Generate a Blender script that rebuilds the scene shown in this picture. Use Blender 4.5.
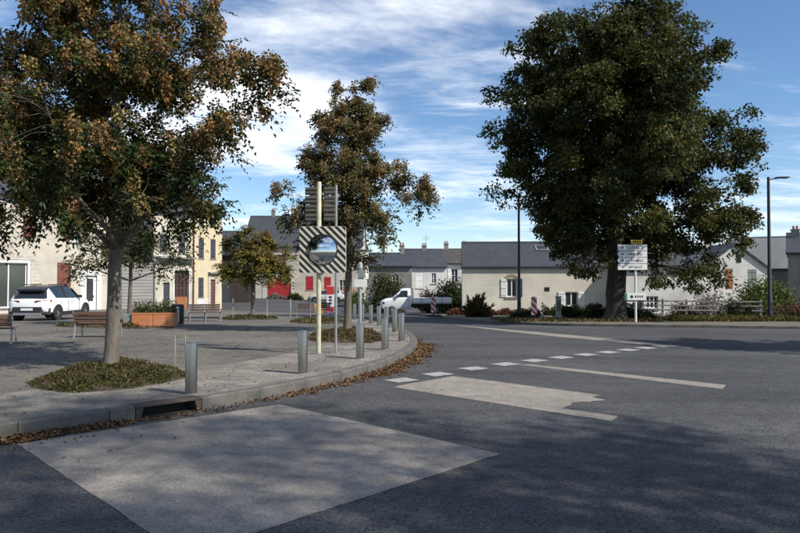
import bpy, math, random
import numpy as np
from mathutils import Vector, Matrix
R = math.radians
scene = bpy.context.scene
COL = scene.collection
for o in list(bpy.data.objects): bpy.data.objects.remove(o)

# ------------------------------------------------------------------ camera, sky, sun, exposure
cam_d = bpy.data.cameras.new('camera'); cam = bpy.data.objects.new('camera', cam_d); COL.objects.link(cam)
cam.location = (0, 0, 1.77); cam.rotation_euler = (R(90 + 1.26), 0, 0)
cam_d.sensor_width = 36; cam_d.lens = 29.7; cam_d.clip_end = 6000; cam_d.clip_start = .05
scene.camera = cam

SUN_AZ = Vector((0.87, -0.50)).normalized(); SUN_EL = R(42)
sd = bpy.data.lights.new('sun', 'SUN'); sd.energy = 4.8; sd.angle = R(.55); sd.color = (1, .95, .87)
sun = bpy.data.objects.new('sun', sd); COL.objects.link(sun)
to_sun = Vector((SUN_AZ.x * math.cos(SUN_EL), SUN_AZ.y * math.cos(SUN_EL), math.sin(SUN_EL)))
sun.rotation_euler = to_sun.to_track_quat('Z', 'Y').to_euler(); sun.location = to_sun * 60

world = bpy.data.worlds.new('World'); scene.world = world; world.use_nodes = True
nt = world.node_tree; N = nt.nodes; L = nt.links
for n in list(N): N.remove(n)
wo = N.new('ShaderNodeOutputWorld'); bg = N.new('ShaderNodeBackground'); bg.inputs[1].default_value = .115
sky = N.new('ShaderNodeTexSky'); sky.sky_type = 'NISHITA'; sky.sun_disc = False
sky.sun_elevation = SUN_EL; sky.sun_rotation = math.atan2(SUN_AZ.x, SUN_AZ.y)
sky.air_density = 1.0; sky.dust_density = .3; sky.ozone_density = 2.8; sky.altitude = 800
def wmath(op, a, b=None):
    n = N.new('ShaderNodeMath'); n.operation = op
    for i, v in enumerate((a, b)):
        if v is None: continue
        if isinstance(v, (int, float)): n.inputs[i].default_value = v
        else: L.new(v, n.inputs[i])
    return n.outputs[0]
tc = N.new('ShaderNodeTexCoord'); sp = N.new('ShaderNodeSeparateXYZ'); L.new(tc.outputs['Generated'], sp.inputs[0])
zz = wmath('ADD', wmath('MAXIMUM', sp.outputs[2], 0.0), .14)
cb = N.new('ShaderNodeCombineXYZ'); L.new(wmath('DIVIDE', sp.outputs[0], zz), cb.inputs[0]); L.new(wmath('DIVIDE', sp.outputs[1], zz), cb.inputs[1])
def cloud_layer(rot, scale, loc, nscale, detail, rough, dist, lo, hi):
    m = N.new('ShaderNodeMapping'); L.new(cb.outputs[0], m.inputs[0])
    m.inputs['Rotation'].default_value = (0, 0, rot); m.inputs['Scale'].default_value = scale; m.inputs['Location'].default_value = loc
    n = N.new('ShaderNodeTexNoise'); L.new(m.outputs[0], n.inputs['Vector'])
    n.inputs['Scale'].default_value = nscale; n.inputs['Detail'].default_value = detail; n.inputs['Roughness'].default_value = rough; n.inputs['Distortion'].default_value = dist
    r = N.new('ShaderNodeMapRange'); r.interpolation_type = 'SMOOTHSTEP'; L.new(n.outputs[0], r.inputs[0])
    r.inputs[1].default_value = lo; r.inputs[2].default_value = hi
    return r.outputs[0]
c1 = cloud_layer(R(30), (.6, 1.0, 1), (3.5, 1.94, 0), .8, 8, .62, .3, .49, .68)
c2 = cloud_layer(R(24), (.45, 1.4, 1), (7.4, 2.2, 0), 1.7, 10, .66, .4, .49, .76)
cl = wmath('MULTIPLY', wmath('MAXIMUM', c1, wmath('MULTIPLY', c2, .85)), .92)
hs = N.new('ShaderNodeHueSaturation'); hs.inputs['Saturation'].default_value = 1.1; hs.inputs['Value'].default_value = 1.0; L.new(sky.outputs[0], hs.inputs['Color'])
mx = N.new('ShaderNodeMix'); mx.data_type = 'RGBA'; L.new(cl, mx.inputs[0]); L.new(hs.outputs[0], mx.inputs[6])
mx.inputs[7].default_value = (9.4, 9.5, 9.7, 1)
L.new(mx.outputs[2], bg.inputs[0]); L.new(bg.outputs[0], wo.inputs[0])

scene.view_settings.view_transform = 'Standard'; scene.view_settings.look = 'None'
scene.view_settings.gamma = 1; scene.view_settings.exposure = .4; scene.view_settings.use_curve_mapping = False

# ------------------------------------------------------------------ helpers
def sst(a, b, x):
    t = min(1, max(0, (x - a) / (b - a))); return t * t * (3 - 2 * t)
PZ = .17                                        # height of the plaza above the road
def zg(x, y):                                   # lie of the land: the street falls gently away from the camera
    d = 0.75 * ((min(y, 56) - 20) / 30) ** 1.3 if y > 20 else 0
    return -d * (1 - 0.5 * sst(-6, -16, x) * sst(32, 46, y))

def tag(o, label=None, cat=None, group=None, kind=None):
    if label: o['label'] = label
    if cat: o['category'] = cat
    if group: o['group'] = group
    if kind: o['kind'] = kind
    return o
def empty(name, loc, rz=0, label=None, cat=None, group=None):
    o = bpy.data.objects.new(name, None); COL.objects.link(o); o.location = loc; o.rotation_euler = (0, 0, rz)
    o.empty_display_size = .2
    return tag(o, label, cat, group)
def copy_tree(o, parent=None):
    c = o.copy(); COL.objects.link(c); c.parent = parent
    for ch in list(o.children): copy_tree(ch, c)
    return c

class MB:
    def __init__(s): s.v = []; s.f = []
    def poly(s, pts):
        b = len(s.v); s.v += [tuple(p) for p in pts]; s.f.append(tuple(range(b, b + len(pts)))); return s
    def box(s, x0, y0, z0, x1, y1, z1, M=None):
        b = len(s.v)
        p = [(x0,y0,z0),(x1,y0,z0),(x1,y1,z0),(x0,y1,z0),(x0,y0,z1),(x1,y0,z1),(x1,y1,z1),(x0,y1,z1)]
        if M is not None: p = [tuple(M @ Vector(q)) for q in p]
        s.v += p
        s.f += [tuple(b + i for i in q) for q in ((3,2,1,0),(4,5,6,7),(0,1,5,4),(1,2,6,5),(2,3,7,6),(3,0,4,7))]
        return s
    def loft(s, secs, close=True, caps=True):
        b = len(s.v); n = len(secs[0])
        for sec in secs: s.v += [tuple(p) for p in sec]
        for i in range(len(secs) - 1):
            for j in range(n if close else n - 1):
                k = (j + 1) % n
                s.f.append((b + i*n + j, b + i*n + k, b + (i+1)*n + k, b + (i+1)*n + j))
        if caps:
            s.f.append(tuple(b + j for j in reversed(range(n)))); e = b + (len(secs) - 1) * n
            s.f.append(tuple(e + j for j in range(n)))
        return s
    def tube(s, path, rad, n=8, caps=True):
        path = [Vector(p) for p in path]
        if not hasattr(rad, '__len__'): rad = [rad] * len(path)
        secs = []; ref = None
        for i, p in enumerate(path):
            t = (path[min(i+1, len(path)-1)] - path[max(i-1, 0)]).normalized()
            if ref is None: ref = Vector((1,0,0)) if abs(t.x) < .8 else Vector((0,1,0))
            a = (ref - t * ref.dot(t)).normalized(); bb = t.cross(a); ref = a
            secs.append([p + (a * math.cos(2*math.pi*k/n) + bb * math.sin(2*math.pi*k/n)) * rad[i] for k in range(n)])
        return s.loft(secs, True, caps)
    def lathe(s, prof, n=20, c=(0,0,0), caps=True):
        return s.loft([[(c[0] + r*math.cos(2*math.pi*k/n), c[1] + r*math.sin(2*math.pi*k/n), c[2] + z) for k in range(n)] for r, z in prof], True, caps)
    def prism(s, pts, y0, y1):                  # polygon in xz, extruded along y
        return s.loft([[(p[0], y0, p[1]) for p in pts], [(p[0], y1, p[1]) for p in pts]])
    def build(s, name, mat, parent=None, smooth=False, bevel=0, auto=None):
        me = bpy.data.meshes.new(name); me.from_pydata(s.v, [], s.f); me.update()
        o = bpy.data.objects.new(name, me); COL.objects.link(o); o.parent = parent
        if mat: me.materials.append(mat)
        if smooth or auto:
            me.polygons.foreach_set('use_smooth', [True] * len(me.polygons))
            if auto: me.set_sharp_from_angle(angle=R(auto))
        if bevel:
            m = o.modifiers.new('bevel', 'BEVEL'); m.width = bevel; m.segments = 2; m.limit_method = 'ANGLE'; m.angle_limit = R(40)
        return o

# ------------------------------------------------------------------ materials
def new_mat(name):
    m = bpy.data.materials.new(name); m.use_nodes = True
    return m, m.node_tree, m.node_tree.nodes['Principled BSDF']
def pmat(name, c1, c2=None, scale=3, rough=.8, metal=0, bump=0, bscale=40, spec=.4, c3=None, s3=.4, fine=0, vec='Object', stretch=None, lo=.35, hi=.65):
    """two-tone noise, a broad third tone, fine speckle and bump"""
    m, t, b = new_mat(name); nn = t.nodes; ll = t.links
    b.inputs['Roughness'].default_value = rough; b.inputs['Metallic'].default_value = metal; b.inputs['Specular IOR Level'].default_value = spec
    if c2 is None: c2 = tuple(x * .82 for x in c1)
    co = nn.new('ShaderNodeTexCoord').outputs[vec]
    if stretch:
        mp = nn.new('ShaderNodeMapping'); mp.inputs['Scale'].default_value = stretch; ll.new(co, mp.inputs[0]); co = mp.outputs[0]
    def noise(sc, det=6, ro=.6):
        n = nn.new('ShaderNodeTexNoise'); n.inputs['Scale'].default_value = sc; n.inputs['Detail'].default_value = det; n.inputs['Roughness'].default_value = ro
        ll.new(co, n.inputs['Vector']); return n.outputs[0]
    def rng(v, lo, hi, o0=0, o1=1):
        r = nn.new('ShaderNodeMapRange'); ll.new(v, r.inputs[0])
        for i, q in zip((1,2,3,4), (lo, hi, o0, o1)): r.inputs[i].default_value = q
        return r.outputs[0]
    def mix(f, a, bb, mode='MIX'):
        x = nn.new('ShaderNodeMix'); x.data_type = 'RGBA'; x.blend_type = mode
        if isinstance(f, float): x.inputs[0].default_value = f
        else: ll.new(f, x.inputs[0])
        for i, q in ((6, a), (7, bb)):
            if isinstance(q, tuple): x.inputs[i].default_value = (*q[:3], 1)
            else: ll.new(q, x.inputs[i])
        return x.outputs[2]
    c = mix(rng(noise(scale), lo, hi), c1, c2)
    if c3: c = mix(rng(noise(s3, 4), .45, .7), c, c3)
    if fine:
        g = rng(noise(bscale * 1.3, 2), .38, .62, 1 - fine, 1 + fine)
        cb = nn.new('ShaderNodeCombineColor')
        for i in range(3): ll.new(g, cb.inputs[i])
        c = mix(1.0, c, cb.outputs[0], 'MULTIPLY')
    ll.new(c, b.inputs['Base Color'])
    if bump:
        bp = nn.new('ShaderNodeBump'); bp.inputs['Strength'].default_value = bump; bp.inputs['Distance'].default_value = .02
        ll.new(noise(bscale, 4), bp.inputs['Height']); ll.new(bp.outputs[0], b.inputs['Normal'])
    return m
def gmat(name, c1, c2, big=.35, mid=5, stain=.35, speck=.5, sscale=80, bump=.6, rough=.9, brick=None, tracks=0):
    """worn ground: broad two-tone, mottling, dark stains, stone speckle, optional small pavers"""
    m, t, b = new_mat(name); nn = t.nodes; ll = t.links
    b.inputs['Roughness'].default_value = rough; b.inputs['Specular IOR Level'].default_value = .25
    co = nn.new('ShaderNodeTexCoord').outputs['Object']
    def noise(sc, det=5, ro=.6, v=co, dist=0):
        n = nn.new('ShaderNodeTexNoise'); n.inputs['Scale'].default_value = sc; n.inputs['Detail'].default_value = det; n.inputs['Roughness'].default_value = ro; n.inputs['Distortion'].default_value = dist
        ll.new(v, n.inputs['Vector']); return n.outputs[0]
    def rng(v, lo, hi, o0=0, o1=1):
        r = nn.new('ShaderNodeMapRange'); ll.new(v, r.inputs[0])
        for i, q in zip((1,2,3,4), (lo, hi, o0, o1)): r.inputs[i].default_value = q
        return r.outputs[0]
    def mul(*vs):
        o = vs[0]
        for v in vs[1:]:
            n = nn.new('ShaderNodeMath'); n.operation = 'MULTIPLY'; ll.new(o, n.inputs[0]); ll.new(v, n.inputs[1]); o = n.outputs[0]
        return o
    x = nn.new('ShaderNodeMix'); x.data_type = 'RGBA'; ll.new(rng(noise(big, 5), .38, .62), x.inputs[0]); x.inputs[6].default_value = (*c1, 1); x.inputs[7].default_value = (*c2, 1)
    vo = nn.new('ShaderNodeTexVoronoi'); vo.inputs['Scale'].default_value = sscale; ll.new(co, vo.inputs['Vector'])
    sv = nn.new('ShaderNodeSeparateColor'); ll.new(vo.outputs['Color'], sv.inputs[0])
    f = mul(rng(sv.outputs[0], 0, 1, 1-speck, 1+speck), rng(noise(mid, 6, .7), .35, .65, .84, 1.14), rng(noise(1.3, 7, .68, co, .6), .56, .72, 1, 1-stain), rng(noise(14, 3), .66, .76, 1, 1-stain*.8))
    h = noise(sscale*.8, 3)
    if brick:
        br = nn.new('ShaderNodeTexBrick'); ll.new(co, br.inputs['Vector']); br.inputs['Scale'].default_value = 1
        br.inputs['Brick Width'].default_value = brick[0]; br.inputs['Row Height'].default_value = brick[1]; br.inputs['Mortar Size'].default_value = .006
        br.inputs['Color1'].default_value = (.86,.86,.86,1); br.inputs['Color2'].default_value = (1.12,1.12,1.12,1); br.inputs['Mortar'].default_value = (.62,.62,.62,1)
        sb = nn.new('ShaderNodeSeparateColor'); ll.new(br.outputs[0], sb.inputs[0]); f = mul(f, sb.outputs[0]); h = mul(h, sb.outputs[0])
    if tracks:
        mp = nn.new('ShaderNodeMapping'); mp.inputs['Rotation'].default_value = (0, 0, R(-38)); mp.inputs['Scale'].default_value = (.06, 1.1, 1); ll.new(co, mp.inputs[0])
        f = mul(f, rng(noise(1, 3, .5, mp.outputs[0]), .35, .65, 1-tracks, 1+tracks))
    cc = nn.new('ShaderNodeCombineColor'); [ll.new(f, cc.inputs[i]) for i in range(3)]
    y = nn.new('ShaderNodeMix'); y.data_type = 'RGBA'; y.blend_type = 'MULTIPLY'; y.inputs[0].default_value = 1; ll.new(x.outputs[2], y.inputs[6]); ll.new(cc.outputs[0], y.inputs[7])
    ll.new(y.outputs[2], b.inputs['Base Color'])
    bp = nn.new('ShaderNodeBump'); bp.inputs['Strength'].default_value = bump; bp.inputs['Distance'].default_value = .015; ll.new(h, bp.inputs['Height']); ll.new(bp.outputs[0], b.inputs['Normal'])
    return m
def brick_mat(name, c1, c2, mortar, w, h, axes, rough=.7, bump=.4, off=.5, msize=.02, spec=.35):
    m, t, b = new_mat(name); nn = t.nodes; ll = t.links
    b.inputs['Roughness'].default_value = rough; b.inputs['Specular IOR Level'].default_value = spec
    co = nn.new('ShaderNodeTexCoord').outputs['Object']; s = nn.new('ShaderNodeSeparateXYZ'); ll.new(co, s.inputs[0])
    cbn = nn.new('ShaderNodeCombineXYZ'); ll.new(s.outputs[axes[0]], cbn.inputs[0]); ll.new(s.outputs[axes[1]], cbn.inputs[1])
    br = nn.new('ShaderNodeTexBrick'); ll.new(cbn.outputs[0], br.inputs['Vector']); br.offset = off
    br.inputs['Scale'].default_value = 1; br.inputs['Brick Width'].default_value = w; br.inputs['Row Height'].default_value = h; br.inputs['Mortar Size'].default_value = msize * h * 4
    br.inputs['Color1'].default_value = (*c1, 1); br.inputs['Color2'].default_value = (*c2, 1); br.inputs['Mortar'].default_value = (*mortar, 1)
    nz = nn.new('ShaderNodeTexNoise'); nz.inputs['Scale'].default_value = .7; nz.inputs['Detail'].default_value = 6; ll.new(co, nz.inputs['Vector'])
    r = nn.new('ShaderNodeMapRange'); ll.new(nz.outputs[0], r.inputs[0]); r.inputs[3].default_value = .7; r.inputs[4].default_value = 1.3
    cc = nn.new('ShaderNodeCombineColor'); [ll.new(r.outputs[0], cc.inputs[i]) for i in range(3)]
    x = nn.new('ShaderNodeMix'); x.data_type = 'RGBA'; x.blend_type = 'MULTIPLY'; x.inputs[0].default_value = 1
    ll.new(br.outputs[0], x.inputs[6]); ll.new(cc.outputs[0], x.inputs[7]); ll.new(x.outputs[2], b.inputs['Base Color'])
    bp = nn.new('ShaderNodeBump'); bp.inputs['Strength'].default_value = bump; bp.inputs['Distance'].default_value = .02; bp.invert = True
    ll.new(br.outputs['Fac'], bp.inputs['Height']); ll.new(bp.outputs[0], b.inputs['Normal'])
    return m
def leaf_mat(name, transl=.35, rough=.6):
    m, t, b = new_mat(name); nn = t.nodes; ll = t.links
    a = nn.new('ShaderNodeAttribute'); a.attribute_name = 'col'
    ll.new(a.outputs['Color'], b.inputs['Base Color']); b.inputs['Roughness'].default_value = rough; b.inputs['Specular IOR Level'].default_value = .15
    tr = nn.new('ShaderNodeBsdfTranslucent'); ll.new(a.outputs['Color'], tr.inputs[0])
    ms = nn.new('ShaderNodeMixShader'); ms.inputs[0].default_value = transl
    ll.new(b.outputs[0], ms.inputs[1]); ll.new(tr.outputs[0], ms.inputs[2]); ll.new(ms.outputs[0], nn['Material Output'].inputs[0])
    return m
def glass_mat(name, c=(.03,.035,.04), rough=.05):
    m, t, b = new_mat(name); b.inputs['Base Color'].default_value = (*c, 1); b.inputs['Roughness'].default_value = rough; b.inputs['Specular IOR Level'].default_value = .7
    return m

M = {}
M['asphalt'] = gmat('asphalt', (.077,.077,.078), (.055,.056,.058), .22, 4, .28, .62, 75, .9, .88, None, .16)
M['pale'] = gmat('pale_resin', (.265,.237,.205), (.21,.187,.162), .9, 4, .22, .3, 80, .4)
M['paint'] = pmat('white_road_paint', (.38,.365,.34), (.24,.232,.22), 9, .85, bump=.2, bscale=90, fine=.12)
M['plaza'] = gmat('plaza_paving', (.155,.141,.122), (.105,.097,.086), .4, 3, .35, .22, 60, .5, .92, (.24,.12))
M['strip'] = gmat('concrete_paving', (.24,.218,.187), (.155,.142,.123), .8, 3.5, .4, .3, 55, .5, .92, (.2,.2))
M['kerb'] = pmat('kerb_granite', (.13,.121,.107), (.075,.07,.062), 3.0, .9, bump=.4, bscale=60, c3=(.055,.05,.043), s3=.9, fine=.3)
M['earth'] = pmat('earth', (.085,.062,.04), (.05,.038,.025), 5, .95, bump=.6, bscale=30, fine=.3)
M['verge'] = pmat('verge_gravel', (.17,.145,.11), (.11,.10,.075), 1.2, .95, bump=.5, bscale=50, c3=(.07,.075,.04), s3=.35, fine=.3)
M['land'] = pmat('far_land', (.06,.075,.03), (.09,.085,.045), .05, .95, s3=.01)
M['steel'] = pmat('brushed_steel', (.36,.338,.305), (.28,.265,.245), 3, .26, metal=1, bump=.04, bscale=30, stretch=(60,60,.25))
M['galv'] = pmat('galvanised', (.36,.37,.38), (.27,.28,.29), 6, .5, metal=.6)
M['rust'] = pmat('rusty_iron', (.085,.066,.055), (.052,.043,.038), 8, .8, metal=.3, bump=.4, bscale=50, c3=(.10,.062,.045), s3=3)
M['dark'] = pmat('dark_void', (.01,.01,.01), (.014,.013,.012), 5, .9)
M['bark'] = pmat('young_bark', (.14,.118,.093), (.072,.06,.048), 7, .9, bump=.7, bscale=26, c3=(.17,.155,.128), s3=2, stretch=(1,1,.35))
M['bark2'] = pmat('old_bark', (.05,.042,.033), (.025,.021,.017), 6, .95, bump=1, bscale=14, stretch=(1,1,.25))
M['leaf'] = leaf_mat('leaf', .32); M['litter'] = leaf_mat('dry_leaf', .1, .8); M['pod'] = leaf_mat('seed_pod', .2, .8)
M['slate'] = brick_mat('slate_roof', (.056,.061,.069), (.044,.048,.055), (.032,.035,.04), .24, .12, (0, 2), .55, .5)
M['slate_y'] = brick_mat('slate_roof_side', (.055,.058,.062), (.04,.043,.048), (.02,.02,.022), .3, .16, (1, 2), .55, .5)
M['greyroof'] = pmat('grey_sheet_roof', (.16,.165,.16), (.135,.14,.137), .8, .7, c3=(.115,.12,.118), s3=.2, stretch=(1,.2,.2))
M['brownroof'] = brick_mat('weathered_roof', (.085,.075,.068), (.06,.054,.05), (.03,.028,.026), .3, .16, (0, 2), .7, .5)
M['plaster'] = pmat('cream_render', (.52,.475,.39), (.44,.40,.325), 1.3, .92, bump=.25, bscale=25, c3=(.36,.33,.28), s3=.45, fine=.06)
M['cottage_stone'] = brick_mat('cottage_stone', (.62,.575,.485), (.575,.535,.45), (.565,.525,.44), .42, .16, (0, 2), .92, .2, .41, .03)
M['plaster_c'] = pmat('pale_cottage_render', (.64,.595,.50), (.56,.52,.435), 1.3, .92, bump=.35, bscale=14, c3=(.48,.44,.37), s3=.6, fine=.08)
M['plaster_w'] = pmat('white_render', (.62,.60,.56), (.52,.50,.465), 1.3, .92, bump=.25, bscale=25, c3=(.42,.41,.39), s3=.5, fine=.06)
M['plaster_y'] = pmat('yellow_render', (.55,.465,.31), (.47,.40,.27), 1.5, .92, bump=.2, bscale=25, c3=(.56,.47,.30), s3=.6, fine=.06)
M['stonewall'] = brick_mat('rubble_stone', (.36,.33,.275), (.45,.415,.35), (.47,.44,.38), .52, .24, (0, 2), .92, .5, .37, .05)
M['plaster_g'] = pmat('grey_render', (.22,.215,.20), (.17,.165,.155), 1.5, .92, bump=.2, bscale=25, c3=(.13,.13,.125), s3=.4)
M['wall_shade'] = brick_mat('wall_shade_brown', (.052,.04,.031), (.04,.031,.025), (.018,.014,.011), 40, .22, (0, 0), .9, .3)  # dark brown carries the shade of the far wall
M['siding'] = pmat('grey_boards', (.25,.24,.225), (.19,.182,.17), 2, .85, bump=.3, bscale=20, stretch=(.3,1,6), fine=.08)
M['white'] = pmat('white_paint', (.72,.72,.70), (.64,.64,.63), 3, .6)
M['shut_red'] = pmat('red_brown_paint', (.17,.055,.038), (.13,.045,.032), 4, .7)
M['shut_blue'] = pmat('slate_blue_paint', (.045,.052,.066), (.035,.04,.05), 4, .7)
M['shut_orange'] = pmat('orange_brown_wood', (.28,.12,.045), (.2,.085,.035), 5, .7, stretch=(6,1,.5))
M['red'] = pmat('red_door_paint', (.38,.022,.03), (.3,.02,.026), 3, .6)
M['wood'] = pmat('bench_wood', (.15,.075,.048), (.105,.052,.035), 6, .65, bump=.3, bscale=30, stretch=(.6,6,6))
M['wood_d'] = pmat('dark_bench_wood', (.085,.058,.045), (.06,.042,.034), 6, .65, stretch=(.6,6,6))
M['terra'] = pmat('terracotta_paint', (.47,.17,.07), (.39,.14,.06), 3, .8, c3=(.5,.22,.11), s3=1.3, bump=.1)
M['greengrey'] = pmat('grey_green_paint', (.2,.24,.22), (.16,.19,.18), 3, .8)
M['garage'] = pmat('orange_wood_door', (.30,.12,.05), (.24,.10,.045), 4, .7)
M['glass'] = glass_mat('window_glass'); M['glass_g'] = glass_mat('shop_glass', (.05,.06,.055), .08)
M['curtain'] = pmat('net_curtain', (.35,.36,.35), (.22,.23,.23), 8, .9, stretch=(8,8,.3))
M['carwhite'] = pmat('car_white', (.74,.75,.76), (.72,.73,.74), 2, .25, spec=.6)
M['carblack'] = pmat('car_black', (.014,.014,.016), (.018,.018,.02), 2, .25, spec=.6)
M['plastic'] = pmat('black_plastic', (.025,.025,.027), (.018,.018,.02), 9, .6)
M['tyre'] = pmat('tyre', (.018,.018,.018), (.026,.026,.026), 9, .85)
M['alloy'] = pmat('alloy', (.38,.38,.39), (.3,.3,.31), 4, .35, metal=.8)
M['redlamp'] = pmat('red_lamp', (.22,.012,.014), (.16,.01,.012), 4, .2, spec=.7)
M['cream_post'] = pmat('cream_post_paint', (.50,.47,.33), (.40,.375,.26), 4, .6, c3=(.3,.28,.2), s3=2)
M['alu_back'] = pmat('sign_back', (.155,.15,.12), (.115,.11,.09), 4, .55, metal=.2)
M['signwhite'] = pmat('sign_white', (.66,.66,.64), (.58,.58,.57), 3, .5)
M['signcream'] = pmat('sign_cream', (.66,.62,.50), (.56,.525,.42), 3, .55)
M['signblack'] = pmat('sign_black', (.018,.017,.016), (.026,.024,.022), 3, .5)
M['signyellow'] = pmat('sign_yellow', (.6,.42,.03), (.5,.36,.03), 3, .5)
M['signgreen'] = pmat('sign_green', (.02,.2,.11), (.02,.16,.09), 3, .5)
M['signred'] = pmat('sign_red', (.5,.025,.03), (.42,.025,.03), 3, .5)
M['lamp'] = pmat('lamp_post_paint', (.03,.034,.042), (.022,.025,.03), 3, .5, metal=.2)
M['concrete'] = pmat('weathered_concrete', (.30,.29,.265), (.22,.215,.2), 3, .9, c3=(.15,.145,.13), s3=1.2)
M['archstone'] = pmat('arch_stone', (.34,.25,.15), (.27,.20,.13), 5, .9)
M['brickred'] = pmat('brick_cap', (.30,.12,.075), (.22,.09,.06), 4, .9)
M['orange'] = pmat('orange_plastic', (.6,.22,.02), (.5,.19,.02), 3, .5)
mm, _, bb = new_mat('mirror'); bb.inputs['Metallic'].default_value = 1; bb.inputs['Base Color'].default_value = (.62,.65,.68,1); bb.inputs['Roughness'].default_value = .035
M['mirror'] = mm
M['stain_glass'] = glass_mat('truck_glass', (.02,.024,.028), .08)

# ------------------------------------------------------------------ ground, road, plaza, verge
def interp(tab):
    ys = [a for a, b in tab]; xs = [b for a, b in tab]
    def f(y):
        if y <= ys[0]: return xs[0]
        if y >= ys[-1]: return xs[-1]
        i = max(k for k in range(len(ys)) if ys[k] <= y)
        i = min(i, len(ys) - 2)
        def sl(k):
            a = max(k-1, 0); b = min(k+1, len(ys)-1); return (xs[b]-xs[a])/(ys[b]-ys[a])
        h = ys[i+1]-ys[i]; t = (y-ys[i])/h
        return (2*t**3-3*t**2+1)*xs[i] + (t**3-2*t**2+t)*h*sl(i) + (-2*t**3+3*t**2)*xs[i+1] + (t**3-t**2)*h*sl(i+1)
    return f
KX = interp([(-6,-20),(-1.2,-13.6),(1.8,-10.3),(4.5,-7.4),(7.34,-4.45),(8.81,-2.94),(9.52,-2.31),(10.57,-1.58),(11.48,-1.06),(13.04,-.4),(14.47,.0),(16.01,.29),(17.61,.46),(19.2,.45),(21.29,.26),(24.4,-.2),(27.9,-.86),(34.85,-2.64),(46,-5.6)])
FX = interp([(14,60),(21.5,30),(25.4,15.4),(26.2,12.7),(27,9.84),(28,6.9),(29.5,5.3),(31.9,3.86),(36.5,2.77),(42,1.9),(47,1.0)])

def grid(name, mat, xs_of, ys, off, nx=24, kind='structure', parent=None):
    b = MB(); rows = []
    for y in ys:
        x0, x1 = xs_of(y); row = []
        for i in range(nx + 1):
            x = x0 + (x1 - x0) * i / nx; row.append(len(b.v)); b.v.append((x, y, zg(x, y) + off))
        rows.append(row)
    for a, c in zip(rows, rows[1:]):
        for i in range(nx): b.f.append((a[i], a[i+1], c[i+1], c[i]))
    o = b.build(name, mat, parent, True)
    if kind: o['kind'] = kind
    return o
def fr(a, b, n): return [a + (b - a) * i / n for i in range(n + 1)]
b = MB()
ringr = [0, 90, 200, 500, 1200, 4000]
for i, r in enumerate(ringr):
    for k in range(32):
        a = 2 * math.pi * k / 32; x = r * math.cos(a); y = 30 + r * math.sin(a)
        b.v.append((x, y, -1.2 + (0 if r < 300 else (r - 300) * .004)))
for i in range(len(ringr) - 1):
    for k in range(32): b.f.append((i*32+k, i*32+(k+1)%32, (i+1)*32+(k+1)%32, (i+1)*32+k))
tag(b.build('ground', M['land']), kind='structure')
road = grid('road', M['asphalt'], lambda y: (-70, 70), fr(-20, 20, 20) + fr(20.5, 100, 60), 0, 60)
plaza = grid('plaza', M['plaza'], lambda y: (-62, KX(y) - .08), fr(-6, 46, 208), PZ, 60)
# light concrete band behind the kerb
grid('pavement', M['strip'], lambda y: (KX(y) - 1.2 - 1.3 * sst(4, 13, y) * (1 - sst(16, 24, y)) - 1.2 * (1 - sst(9, 15, y)), KX(y) - .1), fr(-6, 40, 230), PZ+.004, 8)
verge = grid('verge', M['verge'], lambda y: (FX(y) + .08, 75), fr(14, 47, 132), .11, 60)

def kerb_line(name, f, y0, y1, side, h, w, mat, step, skip=None):
    """stones laid one by one along x = f(y)"""
    root = tag(MB().build(name, None), kind='structure')
    pts = []; y = y0
    while y < y1: pts.append(Vector((f(y), y, 0))); y += .02
    cur = pts[0]; out = [cur]
    for p in pts:
        if (p - out[-1]).length >= step: out.append(p)
    if (pts[-1] - out[-1]).length > .08: out.append(pts[-1])
    rnd = random.Random(4)
    for a, c in zip(out, out[1:]):
        mid = (a + c) / 2
        if skip and skip(mid): continue
        d = (c - a); ang = math.atan2(d.y, d.x); l = d.length
        b = MB(); t = .018; zt = h + rnd.uniform(-.006, .006)
        x0, x1 = -l/2 + .004, l/2 - .004
        yy = (0, w) if side > 0 else (-w, 0)
        prof = [(yy[0], -.15), (yy[1], -.15), (yy[1], zt - t), (yy[1] - t, zt), (yy[0] + t, zt), (yy[0], zt - t)]
        b.loft([[(x0, p[0], p[1]) for p in prof], [(x1, p[0], p[1]) for p in prof]])
        o = b.build('kerb_stone', mat, root)
        za, zc = zg(a.x, a.y), zg(c.x, c.y)
        o.location = (mid.x, mid.y, (za + zc) / 2); o.rotation_euler = (0, -math.atan2(zc - za, l), ang + rnd.uniform(-.006, .006))
    return root
DR = Vector((-3.0, 8.58, 0))
for ya, yb in ((.5, 8.40), (9.06, 45)): kerb_line('kerb', KX, ya, yb, 1, PZ+.012, .2, M['kerb'], 1.0)
kerb_line('verge_kerb', FX, 16, 46.5, -1, .12, .16, M['kerb'], 1.0)

# storm drain inlet set into the kerb
dang = math.atan2(9.06 - 8.4, KX(9.06) - KX(8.4)); dl = math.hypot(9.06 - 8.4, KX(9.06) - KX(8.4))/2 - .006
dr = empty('storm_drain', ((KX(9.06)+KX(8.4))/2, 8.73, 0), dang, 'rusty iron storm drain inlet set into the kerb by the nearest bollard', 'storm drain')
MB().box(-dl, -.004, PZ-.018, dl, .24, PZ+.014).build('cover_plate', M['rust'], dr, bevel=.008)
for s_ in (-1, 1):
    b = MB(); b.loft([[(s_*dl,0,-.1),(s_*dl,.2,-.1),(s_*dl,.2,PZ-.019),(s_*dl,0,PZ-.019)],[(s_*(dl-.04),0,-.1),(s_*(dl-.04),.2,-.1),(s_*(dl-.1),.2,PZ-.019),(s_*(dl-.1),0,PZ-.019)]]); b.build('cheek', M['rust'], dr)
MB().box(-dl+.04, .17, -.1, dl-.04, .2, PZ-.019).build('back_plate', M['dark'], dr)  # plate coloured near-black for the darkness inside the inlet
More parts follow.
